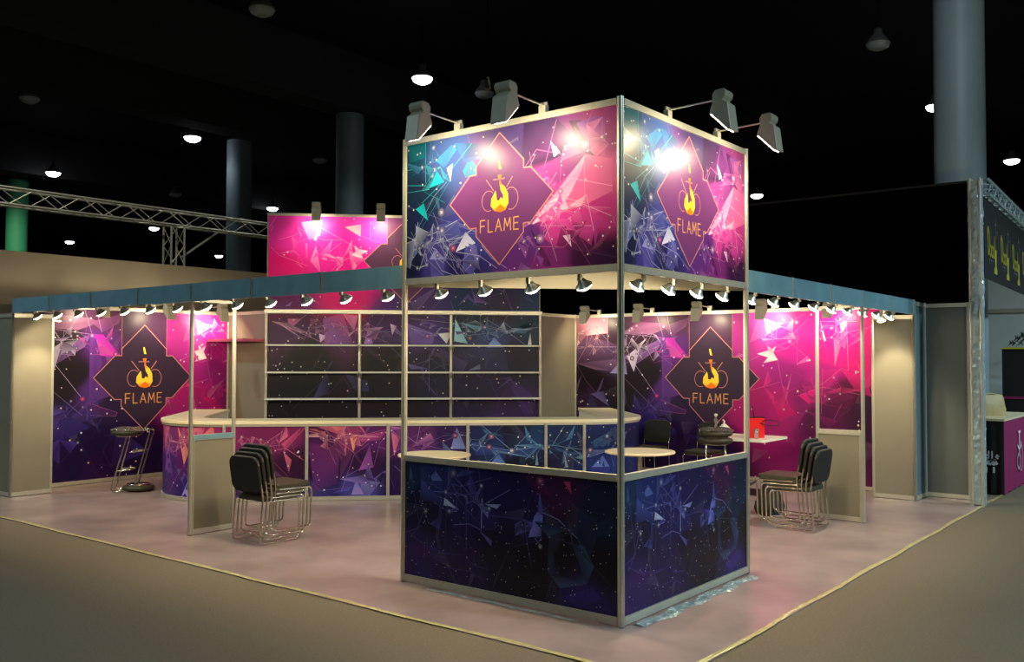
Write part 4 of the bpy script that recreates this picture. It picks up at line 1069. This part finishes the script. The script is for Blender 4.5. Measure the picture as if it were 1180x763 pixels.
for k in range(4): put_spot(.35+.45*k, .03, R(90), 'small halogen spotlight under the right tower header, %s from the front corner post' % ordn[k], 'halogen spotlights under the right tower header')
for k in range(9): put_spot(2.25+.5*k, .03, R(90), 'small halogen spotlight under the right fascia, %s one right of the tower' % ordn[k], 'halogen spotlights under the right fascia')
POWER_BOOTH = 65.0
for x, y, rz, y_arm, l in ((6.35, .22, 0, -.205, 'single spotlight hanging in front of the grey corner pillar at the right'), (.28, 8.38, R(90), .265, 'single spotlight hanging in front of the grey corner pillar at the left')):
    o = small_spot(56, 0); o.location = (x, y, 2.33); o.rotation_euler = (0, 0, rz); o['label'] = l; o['group'] = 'spotlights at the corner pillars'
    MB().tube([(0, 0, .0), (0, y_arm, .022)], .008, 8).build('arm', ALU_D, o)

# ================================================================= arm floodlights
def flood(power, rod=0.42):
    """clamped at the origin, arm toward +x, lamp throws back toward -x and down"""
    t = thing('arm_floodlight', '', 'floodlight')
    MB().box(-.02, .02, -.03, .03, -.03, .025).box(-.008, .008, -.035, .035, .02, .05).build('clamp', ALU, t)
    MB().tube([(0, 0, .03), (rod, 0, .04)], .007, 8).build('rod', ALU, t)
    prof = [(-.02, .05), (.045, .055), (.062, .03), (.055, .0), (.035, -.02), (.075, -.05), (.10, -.24), (.075, -.235), (-.06, -.10), (-.035, -.03), (-.04, .02)]
    h = MB().extrude([(rod+a, -.065, .04+b) for a, b in prof], (0, .13, 0)).build('housing', HOUSING, t); bevel(h, .006)
    a, b = Vector((rod-.058, 0, .04-.105)), Vector((rod+.07, 0, .04-.232)); n_ = Vector((-.7, 0, -.7))*.006
    MB().extrude([(a+n_+Vector((0, -.05, 0))), (b+n_+Vector((0, -.05, 0))), (b+n_*.3+Vector((0, -.05, 0))), (a+n_*.3+Vector((0, -.05, 0)))], (0, .10, 0)).build('lens', LENS, t)
    c = (a+b)/2 + Vector((-.02, 0, -.02))
    add_light('flood_light', 'AREA', c, c+Vector((-1, 0, -1.1)), power, (1.0, .84, .52), t, .14)
    return t
fl0 = flood(POWER_FLOOD)
tower_floods = [((0, 1.45), 180, 'grey arm floodlight over the left end of the left tower header'), ((0, .64), 180, 'grey arm floodlight over the middle of the left tower header'),
    ((.65, 0), -90, 'grey arm floodlight over the right tower header, nearer the corner post'), ((1.45, 0), -90, 'grey arm floodlight over the far right end of the right tower header')]
for i, ((x, y), a, l) in enumerate(tower_floods):
    o = fl0 if i == 0 else dup(fl0, (x, y, 3.555), R(a), l)
    o.location = (x, y, 3.555); o.rotation_euler = (0, 0, R(a)); o['label'] = l; o['group'] = 'arm floodlights on the tower'
fw0 = flood(POWER_WALL)
wall_floods = [((7.5, 5.03, 2.53), 180, 'arm floodlight on the right back wall, leftmost of its row'), ((7.5, 4.04, 2.53), 180, 'arm floodlight on the right back wall, right behind the corner post'),
    ((7.5, 3.05, 2.53), 180, 'arm floodlight on the right back wall above the hookah logo'), ((7.5, 2.05, 2.53), 180, 'arm floodlight on the right back wall just right of the tower post'),
    ((7.5, 1.1, 2.53), 180, 'arm floodlight on the right back wall, rightmost and half hidden by the fascia'),
    ((1.2, 9.5, 2.53), -90, 'arm floodlight on the left back wall, nearest the left pillar'), ((2.2, 9.5, 2.53), -90, 'arm floodlight on the left back wall above the hookah logo'),
    ((3.1, 9.5, 2.53), -90, 'arm floodlight on the left back wall beside the storeroom'),
    ((4.05, 7.95, 4.03), -135, 'arm floodlight on the pink storeroom sign, left one'), ((4.73, 7.27, 4.03), -135, 'arm floodlight on the pink storeroom sign, just left of the tower'),
    ((5.6, 6.4, 4.03), -135, 'arm floodlight on the storeroom sign hidden behind the tower header')]
for i, (loc, a, l) in enumerate(wall_floods[:10]):
    o = fw0 if i == 0 else dup(fw0, loc, R(a), l)
    o.location = loc; o.rotation_euler = (0, 0, R(a)); o['label'] = l; o['group'] = 'arm floodlights on the back walls'

# ================================================================= back walls
def back_wall(name, label, n_, p0, sdir, ndir, shift, s0, s1, logo_s, sd, seams=()):
    t = thing(name, label, 'wall', (p0[0], p0[1], 0)); S_, N_ = Vector((*sdir, 0)), Vector((*ndir, 0))
    B = lambda a, b, th, z0, z1: MB().bar(tuple((S_*a)[:2]), tuple((S_*b)[:2]), th, z0, z1)
    B(s0, s1, .01, .06, 2.47).build('back_board', GREY, t)
    B(s0, s1, .036, 2.455, 2.505).build('top_rail', ALU, t); B(s0, s1, .036, .015, .065).build('bottom_rail', ALU, t)
    for s_ in (s0, s1): MB().post(*(S_*s_)[:2], .012, 2.51).build('post', ALU, t)
    P_ = Printer('F', s0+.02, s1-.02, .065, 2.455, sd, shift, 90, .012, 40, 2.9, (.75, 1.1, 1.6))
    P_.logo(logo_s, 1.49, .77, (52, 36, 60), lw=.011)
    P_.mesh('printed_panel', plane_fn(tuple(N_*.0055), sdir+(0,), ndir+(0,)), t)
    return t
back_wall('graphic_wall', 'right back wall printed with magenta crystals and the flame logo', 5, (7.5, 5.5), (0, -1), (-1, 0), 0.0, 0.0, 5.0, 2.46, 11)
back_wall('graphic_wall', 'left back wall printed with purple crystals and the flame logo', 3, (0, 9.5), (1, 0), (0, -1), .39, 0.5, 3.5, 2.07, 12)

def panel_wall(name, label, segs, m, z1=2.5, cat='wall', loc=(0, 0, 0), caps=True, raillow=.05):
    t = thing(name, label, cat, loc); seen = set(); L = Vector(loc)
    for a, b in segs:
        a_, b_ = (a[0]-L.x, a[1]-L.y), (b[0]-L.x, b[1]-L.y)
        MB().bar(a_, b_, .012, .06, z1-.045).build('panel', m, t)
        MB().bar(a_, b_, .034, z1-.05, z1).build('rail', ALU, t); MB().bar(a_, b_, .034, .015, .015+raillow).build('rail', ALU, t)
        for q in (a_, b_):
            if q not in seen: seen.add(q); MB().post(q[0], q[1], .012, z1+.005).build('post', ALU, t)
    return t
panel_wall('corner_pillar', 'narrow beige grey panel pillar lit from above at the left end of the booth', [((0, 9.02), (.5, 9.02)), ((0, 9.02), (0, 9.48)), ((.5, 9.02), (.5, 9.48))], GREY, 2.34, 'pillar', (0, 9.02, 0))
panel_wall('corner_pillar', 'narrow beige grey panel pillar lit from above at the right end of the booth', [((6.98, 0.0), (6.98, .5)), ((6.98, .5), (7.48, .5))], GREY, 2.34, 'pillar', (6.98, 0, 0))
pp = panel_wall('end_panel', 'narrow bluish filmed panel joining the right pillar to the dark side wall', [((7.0, 0), (7.48, 0))], FILM_D, 2.51, 'panel', (7.0, 0, 0))
panel_wall('wing_wall', 'dark grey wall panel between the right pillar and the wrapped truss', [((7.5, 0), (7.5, -.52))], GREY_C, 2.5, 'wall', (7.5, 0, 0))
def low_part(label, p0, p1, extra, m):
    t = panel_wall('low_partition', label, [(p0, p1)], m, 1.0, 'partition', (p0[0], p0[1], 0))
    MB().post(extra[0]-p0[0], extra[1]-p0[1], 1.0, 2.36).build('tall_post', ALU, t)
    d = Vector((p1[0]-p0[0], p1[1]-p0[1]))
    MB().bar((0, 0), (d.x, d.y), .04, .955, 1.003).build('filmed_rail', FILM if p0[0] < 1 else ALU, t)
    MB().bar((0, 0), (d.x, d.y), .03, 2.34, 2.37).build('top_bar', ALU, t)
    return t
low_part('waist high grey partition between the left fascia post and the stacked chairs', (.022, 5.02), (.5, 5.02), (.5, 5.02), GREY)
low_part('waist high grey partition between the right chair stack and the right fascia post', (4.98, .022), (4.98, .5), (4.98, .5), GREY)

# ================================================================= storeroom with display shelves
SR = thing('storeroom', 'storeroom across the back corner with printed shelf wall and high pink sign', 'storeroom', (3.5, 8.5, 0))
off = (3.5, 8.5, 0); D2 = Vector((1, -1, 0)).normalized(); N2 = Vector((-1, -1, 0)).normalized(); W2 = 4.243
def dgbar(s0, s1, z0, z1, th, out=0.0):
    a = D2*s0+N2*out; b = D2*s1+N2*out; return MB().bar((a.x, a.y), (b.x, b.y), th, z0, z1)
dgbar(0, W2, .06, 4.0, .012, -.01).build('back_board', GREY, SR)
P_ = Printer('G', .02, W2-.02, .065, 2.46, 21, 0, 190, .010, 40, 2.8, (.9, .9, 1.0)); P_.mesh('shelf_back_print', plane_fn(tuple(N2*.001), tuple(D2), tuple(N2)), SR)
P_ = Printer('G', .02, W2-.02, 2.52, 3.97, 22, 0, 90, .010, 26, 2.8, (.8, 1.1, 1.5)); P_.logo(2.13, 3.29, .66, (84, 52, 84), lw=.012); P_.mesh('printed_sign', plane_fn(tuple(N2*.03), tuple(D2), tuple(N2)), SR)
dgbar(0, W2, 2.50, 4.0, .03, .012).build('sign_board', GREY, SR)
dgbar(0, W2, 3.97, 4.01, .05, .012).build('sign_top_rail', ALU, SR)
dgbar(-.02, W2+.02, 2.465, 2.52, .13, .05).build('shelf_top', ALU, SR)
for k, s_ in enumerate((0, W2/3, 2*W2/3, W2)):
    q = D2*s_+N2*.02; MB().post(q.x, q.y, .012, 2.5, .022).build('post', ALU, SR)
for z in (1.985, 1.57, 1.165, .75):
    for k in range(3):
        s_ = dgbar(W2*k/3+.01, W2*(k+1)/3-.01, z-.022, z, .20, .12).build('shelf', WHITE, SR)
        mb = MB()
        for e in (W2*k/3+.03, W2*(k+1)/3-.03):
            a = D2*e+N2*.03; b = D2*e+N2*.20
            mb.extrude([(a.x, a.y, z-.022), (b.x, b.y, z-.022), (a.x, a.y, z-.10)], tuple(D2*.006))
        mb.build('bracket', ALU, s_)
# side walls of the storeroom
MB().box(-.006, .006, 0, .98, .06, 2.46).build('side_panel', GREY, SR)
MB().box(-.018, .018, 0, 1.0, 2.455, 2.505).build('side_rail', ALU, SR)
MB().box(-.40, .0, .04, .96, 2.03, 2.07).build('side_ledge', SHELFP, SR)  # pink reflection is in the colour; deepened to shade the panel below
MB().bar((3.0, -3.0), (4.0, -3.0), .012, .06, 2.46).build('side_panel', GREY, SR)
MB().bar((3.0, -3.0), (4.0, -3.0), .036, 2.455, 2.505).build('side_rail', ALU, SR)
MB().post(0, .98, .012, 2.51).build('post', ALU, SR); MB().post(3.98, -3.0, .012, 2.51).build('post', ALU, SR)

# ================================================================= bar counter
CO = Vector((1.46, 6.59, 0)); LF = 4.5; RC = .93; DEP = 2.72
BC = thing('bar_counter', 'long waist high bar counter with rounded ends and glowing crystal prints', 'counter', tuple(CO))
IN = Vector((1, 1, 0)).normalized()
def cpt(s, out=0.0, total=True):
    """outer face of the counter: s<0 left arc and return, 0..LF front, >LF right arc and return (local coords)"""
    AL = RC*math.pi/2
    if 0 <= s <= LF: return D2*s - IN*out
    if s < 0:
        u = -s; c = IN*RC
        if u <= AL:
            a = u/RC; return c - IN*math.cos(a)*(RC+out) - D2*math.sin(a)*(RC+out)
        return c - D2*(RC+out) + IN*(u-AL)
    u = s-LF; c = D2*LF+IN*RC
    if u <= AL:
        a = u/RC; return c - IN*math.cos(a)*(RC+out) + D2*math.sin(a)*(RC+out)
    return c + D2*(RC+out) + IN*(u-AL)
AL = RC*math.pi/2; RET = DEP-RC
ss = [-(AL+RET)] + [-AL+AL*k/14 for k in range(15)] + [LF+AL*k/14 for k in range(15)] + [LF+AL+RET]
outer = [cpt(s, .025) for s in ss]
inner = []
for s in reversed(ss):
    if s < -AL-.01 or s > LF+AL+.01: inner.append(cpt(s, -.5)); continue
    inner.append(cpt(s, -.5))
poly = [(p.x, p.y) for p in outer+inner]
o = MB().prism(poly, .955, 1.0).build('counter_top', TOPW, BC); bevel(o, .006)
def sheet(nm, z0, z1, out, m):
    v = []; q = ss
    for s in q:
        a = cpt(s, out); b = cpt(s, out-.03)
        v += [(a.x, a.y, z0), (a.x, a.y, z1), (b.x, b.y, z1), (b.x, b.y, z0)]
    f = [(4*i+k, 4*(i+1)+k, 4*(i+1)+(k+1) % 4, 4*i+(k+1) % 4) for i in range(len(q)-1) for k in range(4)]
    return MB().add(v, f).build(nm, m, BC)
sheet('top_rail', .93, .955, .012, ALU); sheet('plinth', .012, .06, .012, ALU_D); sheet('body', .06, .93, -.006, GREY)
for s_ in (0, 1, 2, 3, 4, LF): q = cpt(s_, .004); MB().post(q.x, q.y, .06, .955, .02).build('post', ALU, BC)
v = []
for s in ss: a = cpt(s, -.47); v += [(a.x, a.y, .012), (a.x, a.y, .955)]
MB().add(v, [(2*i, 2*i+1, 2*i+3, 2*i+2) for i in range(len(ss)-1)]).build('inner_panel', WHITE, BC)
for e in (-(AL+RET), LF+AL+RET):
    a, b = cpt(e, .01), cpt(e, -.48); MB().bar((a.x, a.y), (b.x, b.y), .012, .012, .955).build('end_panel', WHITE, BC)
for k, (a, b) in enumerate(((0, 1), (1, 2), (2, 3), (3, 4), (4, LF))):
    P_ = Printer('H', a+.018, b-.018, .06, .93, 31+k, .04, 20, .009, 9, 3.0, (.5, .55, .7))
    P_.mesh('printed_panel', lambda s, z, d: (lambda q: Vector((q.x, q.y, z)))(cpt(s, -.004+d)), BC)
for k, (a, b) in enumerate(((-(AL+RET), 0), (LF, LF+AL+RET))):
    P_ = Printer('H', a+.01, b-.01, .06, .93, 41+k, .04, 44, .009, 26, 3.0, (.5, .55, .7))
    P_.mesh('curved_printed_panel', lambda s, z, d: (lambda q: Vector((q.x, q.y, z)))(cpt(s, -.004+d*2)), BC, sub=.12)

# ================================================================= furniture
def make_chair(seatm=BLACKF):
    t = thing('stacking_chair', '', 'chair')
    for sg in (-1, 1):
        y = sg*.215
        pth = smooth_path([(-.265, y, .80), (-.20, y, .44), (-.235, y, .014), (.22, y, .014), (.235, y, .40), (-.16, y, .405)], .05)
        MB().tube(pth, .010, 8).build('side_frame', CHROME, t)
    MB().tube([(-.232, -.215, .03), (-.232, .215, .03)], .008, 8).build('rear_crossbar', CHROME, t)
    MB().tube([(.20, -.215, .40), (.20, .215, .40)], .008, 8).build('front_crossbar', CHROME, t)
    s_ = MB().prism(rrect(0.02, 0, .43, .44, .06), .405, .455).build('seat', seatm, t); bevel(s_, .012, 3)
    M = Matrix.Translation((-.245, 0, .665)) @ Matrix.Rotation(R(-9), 4, 'Y') @ Matrix.Rotation(R(90), 4, 'Y') @ Matrix.Rotation(0, 4, 'Z')
    b_ = MB().prism(rrect(0, 0, .35, .45, .09), -.018, .018).xf(M).build('backrest', BLACKF, t); bevel(b_, .012, 3)
    return t
lev = ['lowest', 'second from the bottom', 'third from the bottom', 'topmost']
ch0 = make_chair(OLIVEF)
for k in range(4):
    l = 'black chrome framed chair in the left stack beside the tower, %s' % lev[k]; p = (.345+.048*k, 4.245, .008+.034*k)
    o = ch0 if k == 0 else dup(ch0, p, 0, l); o.location = p; o['label'] = l; o['group'] = 'chairs stacked at the left'
for k in range(4):
    dup(ch0, (4.27, .44+.048*k, .008+.034*k), R(90), 'black chrome framed chair in the right stack by the grey partition, %s' % lev[k], 'chairs stacked at the right')
dup(ch0, (6.95, 3.78, .008), R(180), 'black chair against the right back wall behind the round table', 'chairs against the back wall')
dup(ch0, (6.95, 2.88, .008), R(180), 'black chair against the right back wall behind the wrapped stools', 'chairs against the back wall')

def round_table():
    t = thing('round_table', '', 'table')
    o = MB().lathe([(.36, 0), (.39, .006), (.395, .018), (.39, .028), (.36, .03)], 48, (0, 0, .71)).build('table_top', CREAM, t)
    MB().lathe([(.03, .03), (.03, .71)], 16).build('pedestal', CHROME, t)
    MB().lathe([(.22, 0), (.22, .012), (.05, .035), (.03, .04)], 32).build('base', CHROME, t)
    return t
rt0 = round_table(); rt0.location = (2.06, 3.62, .008); rt0['label'] = 'round cream table behind the left printed counter face'; rt0['group'] = 'round tables'
dup(rt0, (3.78, 2.08, .008), 0, 'round cream table behind the right printed counter face', 'round tables')

t = thing('square_table', 'white square table with a black leg carrying the red bag', 'table', (6.35, 1.95, .008))
MB().prism(rrect(0, 0, .8, .8, .02), .705, .735).build('table_top', WHITE, t)
MB().tube([(0, 0, .03), (0, 0, .705)], .03, 12).build('pedestal', BLACKM, t)
MB().prism(rrect(0, 0, .5, .5, .03), 0, .02).build('base', BLACKM, t)
MB().box(-.2, .2, -.02, .02, .68, .705).box(-.02, .02, -.2, .2, .68, .705).build('support', BLACKM, t)

t = thing('red_bag', 'bright red carrier bag with black cord handles on the white square table', 'bag', (6.28, 1.82, .743), R(-48))
o = MB().extrude([(-.12, -.06, 0), (.12, -.06, 0), (.12, .06, 0), (-.12, .06, 0)], (0, 0, .27)).build('body', RED, t)
MB().box(-.122, .122, -.062, .062, .262, .275).build('rim', BLACKM, t)
MB().tube(smooth_path([(-.10, -.06, .26), (-.11, -.07, .42), (-.04, -.07, .42), (-.02, -.06, .26)], .05), .006, 6).build('handle', BLACKM, t)
MB().tube(smooth_path([(.09, -.06, .22), (.14, -.08, .24), (.30, -.09, .22), (.30, -.1, .16), (.16, -.09, .16), (.06, -.065, .2)], .05), .006, 6).build('handle', BLACKM, t)
t = thing('drinking_glass', 'small clear glass standing in front of the red bag', 'glass', (6.12, 1.72, .743))
MB().lathe([(.026, 0), (.032, .13), (.029, .13), (.024, .01)], 20).build('glass_body', GLASS, t); MB().lathe([(.0235, .008), (.027, .06)], 20).build('water', GLASS, t)
t = thing('plastic_bag', 'crumpled white plastic bag on the left corner of the square table', 'bag', (6.22, 2.22, .743))
mb = MB(); rn = random.Random(4); vs = []
for j in range(6):
    for k in range(14):
        a = 2*math.pi*k/14; r = (.10, .115, .10, .075, .05, .015)[j]*(1+.25*rn.uniform(-1, 1)); vs.append((r*math.cos(a), r*math.sin(a), .17*j/5))
mb.add(vs, [(j*14+k, j*14+(k+1) % 14, (j+1)*14+(k+1) % 14, (j+1)*14+k) for j in range(5) for k in range(14)], True); mb.add(vs[:14], [tuple(range(13, -1, -1))]); mb.build('bag_body', BAGW, t)
MB().tube([(0, 0, .165), (.03, .01, .2), (.01, .02, .22)], .012, 6).build('knot', BAGW, t)
t = thing('glass_hookah', 'small clear glass hookah standing above the wrapped stools', 'hookah', (6.06, 2.26, .743))
MB().lathe([(.05, 0), (.055, .03), (.03, .08), (.014, .12), (.014, .2), (.03, .22), (.012, .25), (.012, .27)], 20).build('vase', GLASS, t)
MB().lathe([(.010, .27), (.022, .285), (.024, .30), (.012, .31)], 16).build('bowl', BAGW, t)
MB().tube([(.02, 0, .15), (.06, .0, .2)], .008, 6).build('hose_port', CHROME, t)
o = thing('black_bag', 'slumped black bag on the floor behind the right chair stack', 'bag', (4.95, 1.05, .008))
mb = MB(); rn = random.Random(6); vs = []
for j in range(7):
    for k in range(16):
        a = 2*math.pi*k/16; r = (.17, .19, .17, .13, .11, .09, .03)[j]*(1+.15*rn.uniform(-1, 1)); vs.append((r*math.cos(a)*1.2, r*math.sin(a)*.8, .42*j/6))
mb.add(vs, [(j*16+k, j*16+(k+1) % 16, (j+1)*16+(k+1) % 16, (j+1)*16+k) for j in range(6) for k in range(16)], True); mb.add(vs[:16], [tuple(range(15, -1, -1))]); mb.build('bag_body', BLACKF, o)
MB().tube(smooth_path([(-.1, .1, .38), (-.26, .2, .3), (-.25, .22, .05)], .08), .012, 6).build('strap', BLACKM, o)

def make_stool():
    """round padded seat carried by two slanted chrome tubes on a floor loop; local z up, leans toward +x"""
    t = thing('bar_stool', '', 'stool')
    MB().lathe([(.03, .74), (.18, .745), (.205, .77), (.20, .80), (.16, .815), (.03, .82)], 30).build('seat', OLIVEF, t)
    MB().lathe([(.03, .728), (.15, .728), (.15, .742), (.03, .742)], 24).build('seat_plate', CHROME, t)
    for sg in (-1, 1):
        MB().tube(smooth_path([(.02, sg*.11, .73), (-.17, sg*.13, .012), (.20, sg*.13, .012)], .05), .011, 8).build('leg', CHROME, t)
    MB().tube([(.20, -.13, .012), (.20, .13, .012)], .011, 8).build('floor_bar', CHROME, t)
    MB().tube(smooth_path([(-.10, -.125, .28), (.10, -.125, .30), (.10, .125, .30), (-.10, .125, .28)], .06), .009, 8).build('footrest', CHROME, t)
    return t
st0 = make_stool(); st0.location = (1.22, 8.42, .008); st0.rotation_euler = (0, 0, R(-42))
st0['label'] = 'upright black bar stool with slanted chrome legs near the left back wall'; st0['group'] = 'bar stools at the left'
o = dup(st0, (1.33, 8.32, .83), R(0), 'upturned bar stool resting its black seat on the floor beside the upright one', 'bar stools at the left')
o.rotation_euler = (0, R(180), R(-42))
dup(st0, (5.15, 1.82, .008), R(30), 'bar stool under the clear plastic wrap, the lower of two', 'bar stools at the right')
o = dup(st0, (5.15, 1.82, .095), R(30), 'bar stool under the clear plastic wrap, stacked on the other', 'bar stools at the right')
def wrap(loc, label, sd):
    rn = random.Random(sd); vs = []; n_ = 24
    for j, (r, z) in enumerate(((.208, 0), (.212, .012), (.17, .03), (.1, .035), (.01, .03))):
        for k in range(n_):
            a = 2*math.pi*k/n_; q = r*(1+.05*rn.uniform(-1, 1)); vs.append((q*math.cos(a), q*math.sin(a), z+.008*rn.uniform(-1, 1)))
    o = MB().add(vs, [(j*n_+k, j*n_+(k+1) % n_, (j+1)*n_+(k+1) % n_, (j+1)*n_+k) for j in range(4) for k in range(n_)], False).build('plastic_cover', PLASTIC); o.location = loc
    return tag(o, label, 'cover')
wrap((5.15, 1.82, .905), 'clear crumpled plastic cover over the stacked stools at the right', 1)
wrap((1.22, 8.42, .815), 'clear crumpled plastic cover on the bar stool seat at the left', 2)
